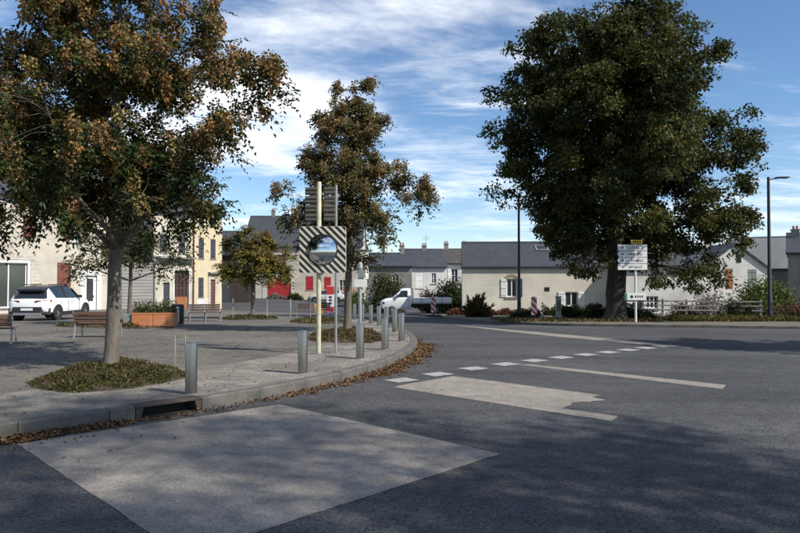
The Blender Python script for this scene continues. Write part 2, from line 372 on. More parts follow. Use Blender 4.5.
MB().box(-dl+.04, .0, .005, dl-.04, .17, .012).build('inlet_shade', M['dark'], dr)  # thin near-black sheet painting the shade on the inlet floor

# road markings and pale patches (laid on the road, 4 mm up)
def flat(name, pts, mat, off=.004, sub=1):
    b = MB(); b.poly([(x*1.023, y*1.023, zg(x*1.023, y*1.023) + off) for x, y in pts]); return b.build(name, mat, road)
def irregular(pts, amp, n, seed):
    r = random.Random(seed); out = []
    for p, q in zip(pts, pts[1:] + pts[:1]):
        p, q = Vector(p), Vector(q); d = (q - p); nr = Vector((-d.y, d.x)).normalized()
        for i in range(n):
            t = i / n; out.append(tuple(p + d * t + nr * (r.uniform(-amp, amp) if i else 0)))
    return out
flat('pale_patch', irregular([(-4.07,7.05),(-1.69,9.29),(1.01,6.64),(-1.36,4.2)], .008, 14, 1), M['pale'])
flat('pale_patch', irregular([(-.1,10.84),(.96,12.05),(3.04,10.05),(2.86,9.86),(2.98,9.62),(2.72,9.5),(2.45,9.44),(2.36,9.2),(2.2,9.0),(2.8,8.5),(2.6,8.18),(.02,10.66)], .012, 5, 2), M['pale'], .004)
flat('edge_line', irregular([(2.42,13.72),(2.72,13.72),(5.42,11.02),(5.16,10.6)], .008, 12, 3), M['pale'], .004)
b = MB(); cl = [(2.45,28.4),(3.3,26.3),(4.2,24.0),(5.1,22.0),(6.0,20.3),(6.9,18.7),(7.7,17.4)]; wd = [.12,.4,.62,.8,.8,.6,.08]
secs = []
for (x, y), w in zip(cl, wd): secs.append([(x - w*.5, y - w*.25, zg(x, y - w*.25)+.006), (x + w*.5, y + w*.25, zg(x, y + w*.25)+.006)])
for a, c in zip(secs, secs[1:]): b.poly([a[0], a[1], c[1], c[0]])
b.build('pale_patch', M['pale'], road)
rr = random.Random(8)
for i, (x, y) in enumerate([(.03,11.54),(.70,12.28),(1.45,13.08),(2.2,13.75),(2.92,14.37),(3.64,14.95),(4.36,15.52),(5.05,16.05),(5.72,16.58),(6.35,17.07),(6.95,17.57)]):
    d = Vector((.79, .61)); n = Vector((-d.y, d.x)); c = Vector((x, y)); l, w = .24, .2
    p = [c - d*l - n*w, c + d*l - n*w, c + d*l + n*w, c - d*l + n*w]
    flat('give_way_dash', irregular([tuple(q) for q in p], .008, 5, 20 + i), M['paint'], .008)
# worn tyre line on the right of the junction
p = []
for i in range(25):
    t = i / 24; x = 4.6 + 5.6 * t; y = 15.6 - 4.0 * t + .4*math.sin(t*3); p.append((x, y))
b = MB()
for a, c in zip(p, p[1:]): b.poly([(a[0], a[1], .003), (a[0]+.05, a[1]+.07, .003), (c[0]+.05, c[1]+.07, .003), (c[0], c[1], .003)])
M['worn'] = pmat('worn_asphalt', (.105,.102,.097), (.07,.07,.069), 2, .9, fine=.3, bscale=90)
b.build('worn_line', M['worn'], road)

# ------------------------------------------------------------------ leaves
def leaf_mesh(name, P, D, U, Ln, Wd, C, mat, parent=None, fold=.25, loc=None):
    """P base points, D leaf direction, U face normal (all n x 3): folded four-corner leaves in one mesh"""
    n = len(P)
    D = D / (np.linalg.norm(D, axis=1, keepdims=True) + 1e-9)
    S = np.cross(D, U); S /= (np.linalg.norm(S, axis=1, keepdims=True) + 1e-9)
    U2 = np.cross(S, D)
    Ln = np.broadcast_to(np.asarray(Ln, float).reshape(-1, 1), (n, 1)); Wd = np.broadcast_to(np.asarray(Wd, float).reshape(-1, 1), (n, 1))
    mid = P + D * Ln * .48
    V = np.empty((n, 4, 3))
    V[:,0] = P; V[:,1] = mid + S*Wd*.5 + U2*Wd*fold; V[:,2] = P + D*Ln - U2*Ln*.08; V[:,3] = mid - S*Wd*.5 + U2*Wd*fold
    me = bpy.data.meshes.new(name); me.vertices.add(n*4); me.vertices.foreach_set('co', V.reshape(-1).astype(np.float32))
    idx = np.arange(n)[:,None]*4
    F = np.concatenate([idx + np.array([0,1,2]), idx + np.array([0,2,3])], 1).reshape(-1)
    me.loops.add(n*6); me.loops.foreach_set('vertex_index', F.astype(np.int32))
    me.polygons.add(n*2); me.polygons.foreach_set('loop_start', np.arange(0, n*6, 3, dtype=np.int32)); me.polygons.foreach_set('loop_total', np.full(n*2, 3, dtype=np.int32))
    me.update(calc_edges=True)
    at = me.attributes.new('col', 'FLOAT_COLOR', 'POINT')
    CC = np.ones((n, 4, 4), np.float32); CC[:,:,:3] = C[:,None,:]; at.data.foreach_set('color', CC.reshape(-1))
    me.materials.append(mat)
    o = bpy.data.objects.new(name, me); COL.objects.link(o); o.parent = parent
    if loc: o.location = loc
    return o
def unit(rg, n):
    v = rg.normal(size=(n, 3)); return v / np.linalg.norm(v, axis=1, keepdims=True)
def palette(rg, n, cols, w, jit=.18):
    cols = np.array(cols); i = rg.choice(len(cols), n, p=np.array(w)/sum(w)); return np.clip(cols[i] * (1 + rg.normal(size=(n,1))*jit), .004, 1)

def crown_tips(rg, lobes, n, inner=.14, dens=3.2, srad=.36):
    """tips gathered in sub-clumps on the skins of the lobes, a few inside"""
    sub = []
    for li, l in enumerate(lobes):
        rm = (l[3]*l[4]*l[5])**(1/3); m = int(max(4, min(40, 6 + dens*rm*rm)))
        d = unit(rg, m); r = rg.uniform(.62, 1.0, (m,1))
        c = np.array(l[:3]) + d*r*np.array(l[3:6])
        sr = np.clip(srad*rm, .2, .95)*rg.uniform(.65, 1.25, m)
        for i in range(m): sub.append((*c[i], sr[i], li))
    S = np.array(sub); w = S[:,3]**1.8; q = rg.choice(len(S), n, p=w/w.sum()); k = S[q,4].astype(int)
    Lb = np.array(lobes)[k]
    P = S[q,:3] + unit(rg, n)*(rg.random((n,1))**.45)*S[q,3:4]*np.array([1,1,.8])
    ins = rg.random(n) < inner
    P[ins] = (Lb[:,:3] + unit(rg, n)*(rg.random((n,1))**.5*.7)*Lb[:,3:6])[ins]
    d = (P - Lb[:,:3])/Lb[:,3:6]; d /= np.linalg.norm(d, axis=1, keepdims=True)+1e-6
    global CLUMP
    CLUMP = rg.normal(size=len(S))[q][:,None]    # one tint for each clump
    return P, d, k

def limbs(rg, lobes, tips, k, h0, r0, lean, top, fork, bottom_flare=1.5, ntw=10, n=10):
    b = MB(); rnd = random.Random(int(rg.integers(1e6)))
    hs = [0, .12, .4, .8, 1.3, fork*.5+.65, fork] if fork > 1.9 else [0, .1, .35, .8, fork]
    hs = sorted(set(hs)); path = []; rad = []
    for h in hs:
        path.append((lean[0]*h/fork + rnd.uniform(-.02,.02)*r0*3, lean[1]*h/fork + rnd.uniform(-.02,.02)*r0*3, h - (.1 if h == 0 else 0)))
        rad.append(r0 * (bottom_flare if h == 0 else (bottom_flare-1)*.35+1 if h < .2 else 1 - .18*h/fork))
    topv = Vector((lean[0]*1.3, lean[1]*1.3, top))
    f = Vector(path[-1])
    for t in (.25, .5, .75, 1): 
        q = f.lerp(topv, t); path.append((q.x + rnd.uniform(-.12,.12)*top*.1, q.y + rnd.uniform(-.12,.12)*top*.1, q.z)); rad.append(r0*.8*(1-t)**.8 + .015)
    b.tube(path, rad, n)
    trunk = [Vector(p) for p in path]
    nodes = [(p, rad[i]) for i, p in enumerate(trunk) if p.z >= fork*.9]
    order = sorted(range(len(lobes)), key=lambda i: (Vector(lobes[i][:3]) - Vector((0,0,fork))).length)
    for li in order:                             # every lobe hangs from the nearest wood below it
        c = Vector(lobes[li][:3])
        a, ra = min(nodes, key=lambda q: (q[0]-c).length + max(0, q[0].z - c.z + .3)*2.5)
        ln = (c-a).length
        m1 = a.lerp(c, .35) + Vector((rnd.uniform(-.1,.1), rnd.uniform(-.1,.1), .04)) * ln
        m2 = a.lerp(c, .7) + Vector((rnd.uniform(-.08,.08), rnd.uniform(-.08,.08), .06)) * ln
        rs = min(r0*.5, ra*.72)
        b.tube([a, m1, m2, c], [rs, rs*.75, rs*.55, rs*.38], 6)
        nodes += [(m2, rs*.6), (c, rs*.45)]
        sel = np.where(k == li)[0]; sel = sel[:ntw]
        for s in sel:
            t = Vector(tips[s]); st = min([m2, c, m2.lerp(c, .5), m1.lerp(m2, .6)], key=lambda q: (q-t).length); mm_ = st.lerp(t, .5) + Vector((rnd.uniform(-1,1), rnd.uniform(-1,1), rnd.uniform(0,1)))*.12*(t-st).length
            b.tube([st, st.lerp(mm_, .5)+Vector((0,0,.03)), mm_, t], [rs*.24, rs*.18, rs*.12, .005 + r0*.006], 4, False)
    return b

def pinnate_tree(name, loc, label, lobes, r0, fork, top, ntips, seed, lean=(0,0), leafl=.10, perleaf=9, nleaf=5, podfrac=.3, podn=55, greens=None, scale=1, group=None, bare=.0):
    rg = np.random.default_rng(seed)
    root = empty(name, loc, 0, label, 'tree', group)
    tips, d, k = crown_tips(rg, lobes, ntips, .1, 3.4, .32); clump = CLUMP
    limbs(rg, lobes, tips, k, 0, r0, lean, top, fork, 1.35, 12).build('trunk', M['bark'], root, True)
    # pinnate leaves radiating from each tip
    n = ntips * nleaf
    base = np.repeat(tips, nleaf, 0); od = np.repeat(d, nleaf, 0)
    ax = unit(rg, n)*.85 + od*.5 + np.array([0,0,.05]); ax /= np.linalg.norm(ax, axis=1, keepdims=True)
    rl = rg.uniform(.28, .46, n) * scale
    P=[];D=[];U=[];C=[]
    tint = np.repeat(rg.normal(size=(ntips,1)), nleaf, 0)
    gcol = palette(rg, n, greens, [5,4,2,1.2], .15) * (1 + .14*tint + np.repeat(clump, nleaf, 0)*np.array([.22,.12,.1]))
    side = np.cross(ax, np.array([0,0,1.])); side /= np.linalg.norm(side, axis=1, keepdims=True)+1e-6
    for j in range(perleaf):
        t = (j // 2 + .6) / (perleaf/2 + .3); sg = 1 if j % 2 else -1
        p = base + ax*(rl*t)[:,None] + np.array([0,0,-1.])*((rl*t)**2*.9)[:,None]
        dd = ax*.65 + side*sg*.8 + np.array([0,0,-.45]) + rg.normal(size=(n,3))*.22
        P.append(p); D.append(dd); U.append(np.array([0,0,1.]) + od*.4 + rg.normal(size=(n,3))*.4); C.append(gcol*(1+rg.normal(size=(n,1))*.1))
    P = np.concatenate(P); D = np.concatenate(D); U = np.concatenate(U); C = np.clip(np.concatenate(C), .003, 1)
    s = rg.uniform(.75, 1.25, len(P))
    leaf_mesh('crown', P, D, U, leafl*s, leafl*.46*s, C, M['leaf'], root)
    # hanging bunches of papery brown pods, mostly on the outside and the top
    sc = tips[:,2]/top*1.5 + np.linalg.norm(tips[:,:2], axis=1)*.06 + rg.random(ntips)*.8
    ids = np.argsort(-sc)[:int(ntips*podfrac)]
    c = np.repeat(tips[ids] + d[ids]*.16*scale, podn, 0) ; m = len(c)
    o = unit(rg, m) * (rg.random((m,1))**.4) * np.array([.13,.13,.19]) * scale; o[:,:2] *= (1 - .5*(o[:,2:]/(.19*scale)) * -1 * .6)
    pc = np.array([1,1,1] if seed == 11 else [1.0,1.12,1.3])*np.repeat(palette(rg, len(ids), [(.23,.135,.052),(.28,.155,.055),(.20,.135,.055),(.22,.17,.062)], [4,2,4,3], .2), podn, 0) * (1+rg.normal(size=(m,1))*.16)
    leaf_mesh('seed_pods', c + o, unit(rg, m) + np.array([0,0,-.8]), unit(rg, m), .062*scale*rg.uniform(.7,1.3,m), .045*scale, np.clip(pc,.003,1), M['pod'], root, .3)
    return root

def L3(pxlist, pm, cx, zc, off, rg, dep=.55):
    """lobes written as (x, z, half width, half height) in metres from the trunk foot -> with depth"""
    out = []
    for i, (x, z, rx, rz, *yy) in enumerate(pxlist):
        y = yy[0] if yy else rg.uniform(-dep, dep)
        out.append((x, y, z, rx, max(rx*.95, .4), rz))
    return out
rg0 = np.random.default_rng(5)
G1 = [(.038,.055,.015),(.028,.044,.014),(.065,.066,.018),(.095,.064,.02)]
G2 = [(.062,.068,.022),(.05,.056,.02),(.095,.076,.026),(.12,.076,.028)]
t1 = L3([(-.4,4.4,1.9,1.9,0),(-1.9,3.9,1.4,1.2),(-1.3,2.95,1.2,.62,-.5),(.75,3.05,1.2,.6,.2),(1.4,4.0,1.0,1.0,.3),(.1,6.1,1.8,1.4,0),
         (1.75,5.7,.75,.62,-.4),(2.5,5.05,.48,.42,-.5),(2.95,4.85,.26,.24,-.6),(2.2,4.3,.36,.3,-.6),(-1.1,6.5,.75,.5,-.7),(-1.7,7.0,.9,.55,.3),(-1.2,5.6,.9,.7,.8),(-2.2,5.3,.75,.65,-.4),(-.1,7.5,1.4,.9,0),(0,3.3,1.5,.9,1.2),
         (-.2,4.6,1.4,1.5,1.7),(-.3,4.2,1.2,1.2,-1.6),(1.7,3.1,.5,.45,-.3),(-2.9,4.6,1.0,1.2,.3),(-2.6,3.1,.9,.55,.2),(-1.7,3.25,1.1,.55,.7),(-.1,3.0,1.1,.5,-1.1),(.9,3.5,1.0,.6,-.7),(-.9,3.6,1.2,.7,-.2)], 0, 0, 0, 0, rg0)
pinnate_tree('street_tree', (-5.2, 11.9, PZ), 'large plaza tree with brown pod bunches standing in the nearest leafy bed', t1, .132, 2.15, 7.6, 1700, 11, (.05,.05), .092, 9, 4, .52, 80, G1, 1.0, 'young plaza trees')
t2 = L3([(.1,7.6,.5,.45,0),(.15,7.1,.62,.5),(.0,6.4,.7,.6,-.3),(.1,4.9,1.0,.9,-.6),(-.2,3.6,1.1,.8,-.5),(-.65,6.6,.5,.45),(.75,6.5,.45,.55),(.05,5.8,1.05,.8,0),(-1.15,5.5,.5,.45),(1.45,5.0,.62,.55),(2.4,4.15,.42,.4),(-.1,4.3,1.45,1.0,0),(-1.6,4.1,.6,.6),(1.3,3.5,.85,.7),(-.9,2.9,.8,.55),(.2,2.7,1.0,.5,0),(2.0,4.6,.4,.35),(-.5,5.0,.8,.7)], 0, 0, 0, 0, rg0, .8)
pinnate_tree('street_tree', (-1.68, 21.0, PZ-.03), 'conical tree with olive brown foliage behind the striped traffic mirror', t2,  .13, 2.0, 7.4, 640, 12, (.05,0), .115, 8, 5, .6, 70, G2, 1.15, 'young plaza trees')
t3 = L3([(0,3.0,1.05,.9,0),(-.8,2.8,.7,.75),(.8,2.9,.75,.7),(0,3.9,.75,.45,0),(-.9,3.6,.5,.4),(1.2,2.3,.4,.45),(.3,2.1,.8,.4)], 0, 0, 0, 0, rg0)
pinnate_tree('street_tree', (-7.15, 32.0, zg(-7.15,32)+PZ), 'small round olive tree in front of the red door building', t3, .085, 1.5, 3.8, 330, 13, (.03,0), .15, 8, 5, .2, 40, [(.15,.135,.032),(.12,.12,.03),(.18,.14,.036),(.19,.12,.034)], 1.25, 'young plaza trees')
t4 = L3([(0,3.2,1.1,.7,0),(-1.3,2.8,.9,.6),(1.2,2.9,1.0,.6),(0,4.1,.9,.7,0),(-1.8,2.2,.4,.3),(1.6,2.2,.5,.4)], 0, 0, 0, 0, rg0)
pinnate_tree('street_tree', (-10.5, 25.6, zg(-10.5,25.6)+PZ), 'thin sparse tree beside the orange planter', t4, .085, 1.7, 3.8, 210, 14, (.05,0), .13, 8, 4, .1, 40, [(.05,.06,.02),(.04,.052,.018),(.07,.07,.03),(.085,.07,.03)], 1.2, 'young plaza trees')

def broad_tree(name, loc, label, lobes, r0, fork, top, ntips, per, spread, leaf, seed, cols, w, lean=(0,0), group=None, bark='bark2', flare=1.5):
    rg = np.random.default_rng(seed); root = empty(name, loc, 0, label, 'tree', group)
    tips, d, k = crown_tips(rg, lobes, ntips, .09, 3.0, .31); clump = CLUMP
    limbs(rg, lobes, tips, k, 0, r0, lean, top, fork, flare, 14, 12).build('trunk', M[bark], root, True)
    n = ntips*per; base = np.repeat(tips, per, 0); od = np.repeat(d, per, 0)
    o = unit(rg, n) * (rg.random((n,1))**.45) * spread * np.array([1,1,.62]); o[:,2] -= (o[:,0]**2+o[:,1]**2)*.35/spread
    tint = np.repeat(rg.normal(size=(ntips,1)), per, 0)
    C = np.clip(palette(rg, n, cols, w, .14)*(1+.14*tint+np.repeat(clump,per,0)*np.array([.2,.16,.12])), .003, 1)
    s = rg.uniform(.7, 1.25, n)
    leaf_mesh('crown', base+o, unit(rg, n)*.8 + od*.4 + np.array([0,0,-.45]), unit(rg, n)*.7 + od*.3 + np.array([0,0,.7]), leaf*s, leaf*.72*s, C, M['leaf'], root, .12)
    return root
tb = L3([(-.6,9.6,4.3,4.4,0),(-.1,13.1,3.9,1.9,0),(-4.35,10.2,1.8,3.0,0),(-4.7,6.3,1.3,1.5,.4),(-5.3,8.0,.95,1.4,-.5),(-3.6,7.4,1.4,1.3,-.2),(3.6,12.7,1.15,.75,-.8),(4.7,8.3,2.2,1.8,.2),(6.4,9.3,.85,.8,0),(6.3,7.0,.9,1.0,.2),(4.0,5.0,2.3,1.9,.3),(3.5,2.2,1.3,1.05,-1.2),
         (.3,5.4,4.0,2.3,.8),(-2.6,4.9,1.2,1.7,-.6),(-1.4,2.9,.95,1.15,-1.0),(1.6,2.6,1.2,1.0,-.6),(5.3,3.6,1.2,1.1,.3),(0,8.6,3.4,3.6,-2.4),(0,9,3.2,3.6,2.6),(1.3,10.4,2.1,2.2,-1.2),(-3.2,12.2,1.7,1.6,0),(4.6,12.5,.5,.4,-.8),(-2.2,3.4,.7,.7,.6)], 0, 0, 0, 0, rg0)
BIG = [(.05,.062,.016),(.063,.066,.018),(.10,.078,.021),(.037,.048,.015)]
broad_tree('lime_tree', (10.1, 31.0, zg(10.1,31)+.1), 'huge dark green broadleaf tree towering over the far verge', tb, .5, 2.7, 13.5, 5200, 42, .42, .15, 21, BIG, [5,4,2,3], (.1,0))
# the trees by the viewer whose shade lies on the junction
sh = L3([(0,8,2.3,3.0,0),(-.9,6.3,1.8,1.6,.6),(.9,6.2,1.8,1.6,-.6),(0,11,1.8,1.7,0),(.3,4.6,1.8,1.0,0)], 0, 0, 0, 0, rg0)
broad_tree('lime_tree', (15.2, -3.1, 0), 'tall leafy tree standing beside the road whose shade falls across the pale patch', [tuple(q*1.65 for q in l) for l in sh], .4, 5, 18, 760, 34, .66, .16, 22, BIG, [4,4,2,3], (0,0), None)

broad_tree('lime_tree', (19.3, 12.6, 0), 'leafy tree standing right of the junction whose shade darkens the far carriageway', sh, .26, 3.0, 11, 620, 30, .5, .18, 23, BIG, [4,4,2,3], (0,0), None)

# ------------------------------------------------------------------ planting beds and litter
def bed(outline, height, seed, n, lab_name, cols, w, leaf=.06, loc_off=PZ, parent_name='planting_bed'):
    rg = np.random.default_rng(seed); cx = sum(p[0] for p in outline)/len(outline); cy = sum(p[1] for p in outline)/len(outline)
    m = len(outline); b = MB(); rings = [1.0, .8, .5, .2]
    def smooth(t):                               # closed Catmull-Rom outline
        i = int(t*m) % m; u = t*m - int(t*m); p = [Vector(outline[(i+j-1) % m]) for j in range(4)]
        return .5*((2*p[1]) + (-p[0]+p[2])*u + (2*p[0]-5*p[1]+4*p[2]-p[3])*u*u + (-p[0]+3*p[1]-3*p[2]+p[3])*u**3)
    K = 48; edge = [smooth(i/K) for i in range(K)]
    for ri, r in enumerate(rings):
        for e in edge:
            x = cx+(e.x-cx)*r; y = cy+(e.y-cy)*r; b.v.append((x, y, zg(x,y)+loc_off+.008+height*.45*(1-r**3)))
    for ri in range(len(rings)-1):
        for i in range(K): b.f.append((ri*K+i, ri*K+(i+1)%K, (ri+1)*K+(i+1)%K, (ri+1)*K+i))
    b.f.append(tuple(range((len(rings)-1)*K, len(rings)*K)))
    so = b.build('planting_bed', M['earth'], None, True); so['kind'] = 'structure'
    E = np.array([[e.x, e.y] for e in edge]); c = np.array([cx, cy])
    ei = rg.random(n)*K; i0 = ei.astype(int) % K; fr_ = (ei-ei.astype(int))[:,None]
    q = E[i0]*(1-fr_) + E[(i0+1)%K]*fr_; r = np.sqrt(rg.random(n))[:,None]*(1.0 + .05*np.sin(ei*1.9+seed)*np.sin(ei*.7) + .04*rg.normal(size=n))[:,None]
    xy = c + (q-c)*r
    hump = .55+.45*np.sin(xy[:,0]*5.1)*np.cos(xy[:,1]*4.3)
    z = np.array([zg(a, bb_) for a, bb_ in xy]) + loc_off + height*.45*(1-r[:,0]**3) + rg.random(n)*height*hump*(1.05-r[:,0]**4)
    P = np.column_stack([xy, z])
    pt = np.sin(xy[:,0]*3.3+seed)*np.cos(xy[:,1]*2.7) + .6*np.sin(xy[:,0]*8+xy[:,1]*6)
    keep = (rg.random(n) < np.clip(.62+.5*pt, .16, 1)); 
    cols_ = palette(rg, n, cols, w, .25)
    br = rg.random(n) < np.clip(.25-.35*pt+.5*(r[:,0]-.75), .03, .9)
    cols_[br] = palette(rg, int(br.sum()), [(.16,.09,.045),(.11,.065,.038),(.2,.13,.06)], [3,3,1], .2); P[br,2] -= height*.2
    P, cols_ = P[keep], cols_[keep]; n = len(P)
    g = leaf_mesh('ground_cover', P, unit(rg, n)+np.array([0,0,.4]), unit(rg, n)*.6+np.array([0,0,.8]), leaf*rg.uniform(.6,1.4,n), leaf*.6, cols_, M['leaf'])
    tag(g, lab_name, 'ground cover', None, 'stuff')
    return g
GC = [(.066,.082,.024),(.046,.058,.02),(.11,.10,.034),(.15,.09,.042),(.095,.06,.034)]
bed([(-5.75,10.3),(-5.25,9.75),(-4.6,9.5),(-3.95,9.95),(-3.55,11.0),(-4.2,12.2),(-5.3,12.9),(-5.9,12.4),(-5.95,11.2)], .17, 31, 34000, 'low leafy ground cover in the bed of the nearest tree', GC, [4,4,2,2,2], .042)
bed([(-2.3,17.6),(-1.5,17.1),(-.65,17.3),(-.5,18.6),(-.9,21.5),(-1.7,22.4),(-2.4,21.2),(-2.6,19)], .13, 32, 7000, 'brownish ground cover round the tree behind the mirror', GC, [2,2,2,4,4], .07)
bed([(-8.3,30.8),(-7.0,30.2),(-6.0,31.2),(-6.2,33),(-7.4,33.6),(-8.4,32.6)], .16, 33, 2500, 'low green ground cover under the small round tree', GC, [4,4,3,1,1], .1)
bed([(-12.6,24.2),(-10.5,23.0),(-8.8,22.6),(-8.4,24.2),(-9.6,26.2),(-11.6,27.2),(-12.6,26)], .16, 34, 5500, 'patchy ground cover beside the orange planter', GC, [4,4,3,2,2], .09)
bed([(-4.4,27.2),(-3.0,26.2),(-2.2,27.4),(-2.6,29.8),(-3.8,30.4),(-4.6,29)], .14, 35, 2600, 'yellow green ground cover beyond the mirror post', GC, [3,3,5,1,1], .1)

def litter():
    rg = np.random.default_rng(41); P = []
    def along(y0, y1, n, w0, sk):
        y = rg.uniform(y0, y1, n); x = np.array([KX(v) for v in y]); sl = np.array([(KX(v+.05)-KX(v-.05))/.1 for v in y])
        nr = np.column_stack([np.ones(n), -sl]); nr /= np.linalg.norm(nr, axis=1, keepdims=True)
        dr_ = .35+.65*np.abs(np.sin(y*2.3)*np.sin(y*5.1+1)); kp = rg.random(n) < .25+.75*dr_; dr_ = dr_[kp]; x = x[kp]; y = y[kp]; nr = nr[kp]; n = int(kp.sum())
        dd = .02 + rg.random(n)**sk*w0*(.3+.9*dr_) + (rg.random(n) < .03)*rg.random(n)*.5
        xy = np.column_stack([x, y]) + nr*dd[:,None]; pile = np.maximum(0, .05*(1-dd/w0))
        P.append(np.column_stack([xy, rg.random(n)*pile + .006 + np.array([zg(a, c) for a, c in xy])]))
    along(12.2, 18.6, 9000, .46, 1.4); along(10.2, 12.6, 1000, .3, 1.6); along(5.6, 8.35, 3800, .24, 1.5); along(8.4, 9.05, 120, .16, .7); along(18.6, 24, 700, .25, 1.5); along(9, 10.4, 180, .2, 1.5)
    P = np.concatenate(P); n = len(P)
    d = unit(rg, n); d[:,2] *= .35; u = unit(rg, n)*.5 + np.array([0,0,1.])
    o = leaf_mesh('leaf_litter', P, d, u,   .048*rg.uniform(.6,1.4,n), .034*rg.uniform(.7,1.3,n), palette(rg, n, [(.18,.10,.05),(.14,.08,.042),(.24,.15,.075),(.10,.06,.035)], [4,4,2,3], .22), M['litter'], None, .3)
    tag(o, 'brown fallen leaves drifted along the gutter of the curved kerb', 'fallen leaves', None, 'stuff')
    n = 1500; xy = np.column_stack([rg.uniform(-12, 4, n), rg.uniform(4.5, 26, n)])
    keep = np.array([(x < KX(y)-.25) or (x > KX(y)+.1 and x < KX(y)+2.5 and q < .3) for (x, y), q in zip(xy, rg.random(n))]); xy = xy[keep]; n = len(xy); z = np.array([zg(x,y)+(PZ+.01 if x < KX(y) else .012) for x, y in xy])
    d = unit(rg, n); d[:,2] *= .2
    o = leaf_mesh('leaf_litter', np.column_stack([xy, z]), d, np.tile(np.array([0,0,1.]), (n,1))+unit(rg,n)*.3, .055, .035, palette(rg, n, [(.15,.085,.045),(.11,.07,.04),(.2,.13,.06)], [3,3,1]), M['litter'], None, .25)
    tag(o, 'few stray dry leaves scattered over the plaza paving and road', 'fallen leaves', None, 'stuff')
litter()

# ------------------------------------------------------------------ street furniture
def bollard(x, y, label, tall=.735):
    r = empty('bollard', (x, y, zg(x,y)+PZ), random.uniform(0, 6), label, 'bollard', 'brushed steel bollards along the plaza kerb')
    MB().lathe([(.0825,-.05),(.0825,tall-.025),(.079,tall-.008),(.07,tall)], 28).build('post', M['steel'], r, auto=35)
    MB().lathe([(.088,-.02),(.088,.008),(.0835,.012)], 28).build('base_collar', M['galv'], r, auto=35)
    MB().lathe([(.072,tall-.001),(.072,tall+.004),(.06,tall+.006)], 28).build('cap', M['galv'], r, auto=35)
    return r
random.seed(3)
for x, y, l in [(-2.96,9.39,'nearest steel bollard beside the storm drain'),(-1.68,11.43,'steel bollard just left of the mirror post'),(-.82,13.6,'steel bollard in front of the small grey signpost'),
                (-.35,15.4,'steel bollard fourth from the storm drain along the kerb'),(.04,17.61,'steel bollard at the rounded tip of the plaza'),
                (-.16,20.8,'steel bollard just past the tip of the plaza'),(-.46,22.6,'small steel bollard seen just behind the fourth bollard'),(-.78,24.6,'distant steel bollard third beyond the plaza tip'),
                (-1.15,26.2,'distant steel bollard fourth beyond the plaza tip'),(-1.6,28.4,'distant steel bollard right behind the grey signpost'),(-2.1,30.6,'farthest steel bollard near the trunk behind the mirror')]:
    bollard(x, y, l)

# traffic mirror with striped board and backs of direction signs
r = empty('traffic_mirror', (-1.78, 14.47, PZ), R(-5), 'convex traffic mirror on black and cream striped board, cream post', 'traffic mirror')
MB().lathe([(.052,-.05),(.052,3.76),(.04,3.78)], 16).build('post', M['cream_post'], r, auto=40)
MB().lathe([(.09,-.02),(.09,.015),(.055,.03)], 16).build('base_plate', M['galv'], r)
bd = MB(); W = .515; zc = 2.285
def rr_pts(w, h, rad, n=5):
    out = []
    for cx, cz, a0 in ((w-rad, h-rad, 0), (-w+rad, h-rad, 90), (-w+rad, -h+rad, 180), (w-rad, -h+rad, 270)):
        for i in range(n+1): a = R(a0 + 90*i/n); out.append((cx+rad*math.cos(a), cz+rad*math.sin(a)))
    return out
bx_, bz_ = .105, zc
bd.prism([(bx_+a, bz_+c) for a, c in rr_pts(W, .505, .05)], -.115, -.085)
board = bd.build('board', M['signcream'], r)
# diagonal black stripes, each clipped to the board
def clip(poly, a, b_, c, keep):                # half-plane a*x+b*z<=c
    out = []
    for p, q in zip(poly, poly[1:]+poly[:1]):
        dp = (a*p[0]+b_*p[1]-c)*keep; dq = (a*q[0]+b_*q[1]-c)*keep
        if dp <= 0: out.append(p)
        if dp*dq < 0: t = dp/(dp-dq); out.append((p[0]+(q[0]-p[0])*t, p[1]+(q[1]-p[1])*t))
    return out
for i in range(-7, 8):
    s = i*.112; p = rr_pts(W-.004, .501, .048)
    p = clip(p, .7071, .7071, s+.027, 1); p = clip(p, .7071, .7071, s-.027, -1)
    if len(p) >= 3: MB().prism([(bx_+a, bz_+c) for a, c in p], -.1185, -.114).build('stripe', M['signblack'], board)
o = MB().lathe([(.322,.0),(.336,.004),(.336,.022),(.326,.026),(.320,.022)], 48, caps=False).build('mirror_rim', M['signblack'], r, auto=40)
o.matrix_local = Matrix.Translation((bx_, -.112, bz_+.0)) @ Matrix.Rotation(R(90), 4, 'X')
mb = MB(); Rm, cap = 1.05, .325; prof = []
for i in range(15):
    q = cap*(1-i/14); prof.append((max(q, .001), .018 + math.sqrt(Rm*Rm-q*q)-math.sqrt(Rm*Rm-cap*cap)))
mb.lathe(prof, 48); o = mb.build('mirror_dome', M['mirror'], r, True); o.matrix_local = Matrix.Translation((bx_, -.115, bz_)) @ Matrix.Rotation(R(88), 4, 'X')
for z in (2.0, 2.55): MB().box(-.3, -.085, z, .42, -.05, z+.04).build('bracket', M['galv'], r)
r = empty('direction_sign', (-1.43, 14.75, PZ), R(-6), 'backs of stacked direction sign panels above the traffic mirror', 'sign')
MB().lathe([(.03,-.05),(.03,3.75)], 12).build('post', M['galv'], r)
for i in range(4):
    z = 2.93 + i*.2
    for x0, x1 in ((-.70, -.37), (-.27, .0)):
        pn = MB().box(x0, -.05, z, x1, -.03, z+.175).build('panel', M['alu_back'], r, bevel=.006)
        for zz_ in (.035, .12): MB().box(x0+.01, -.068, z+zz_, x1-.01, -.0505, z+zz_+.022).build('rib', M['alu_back'], pn)
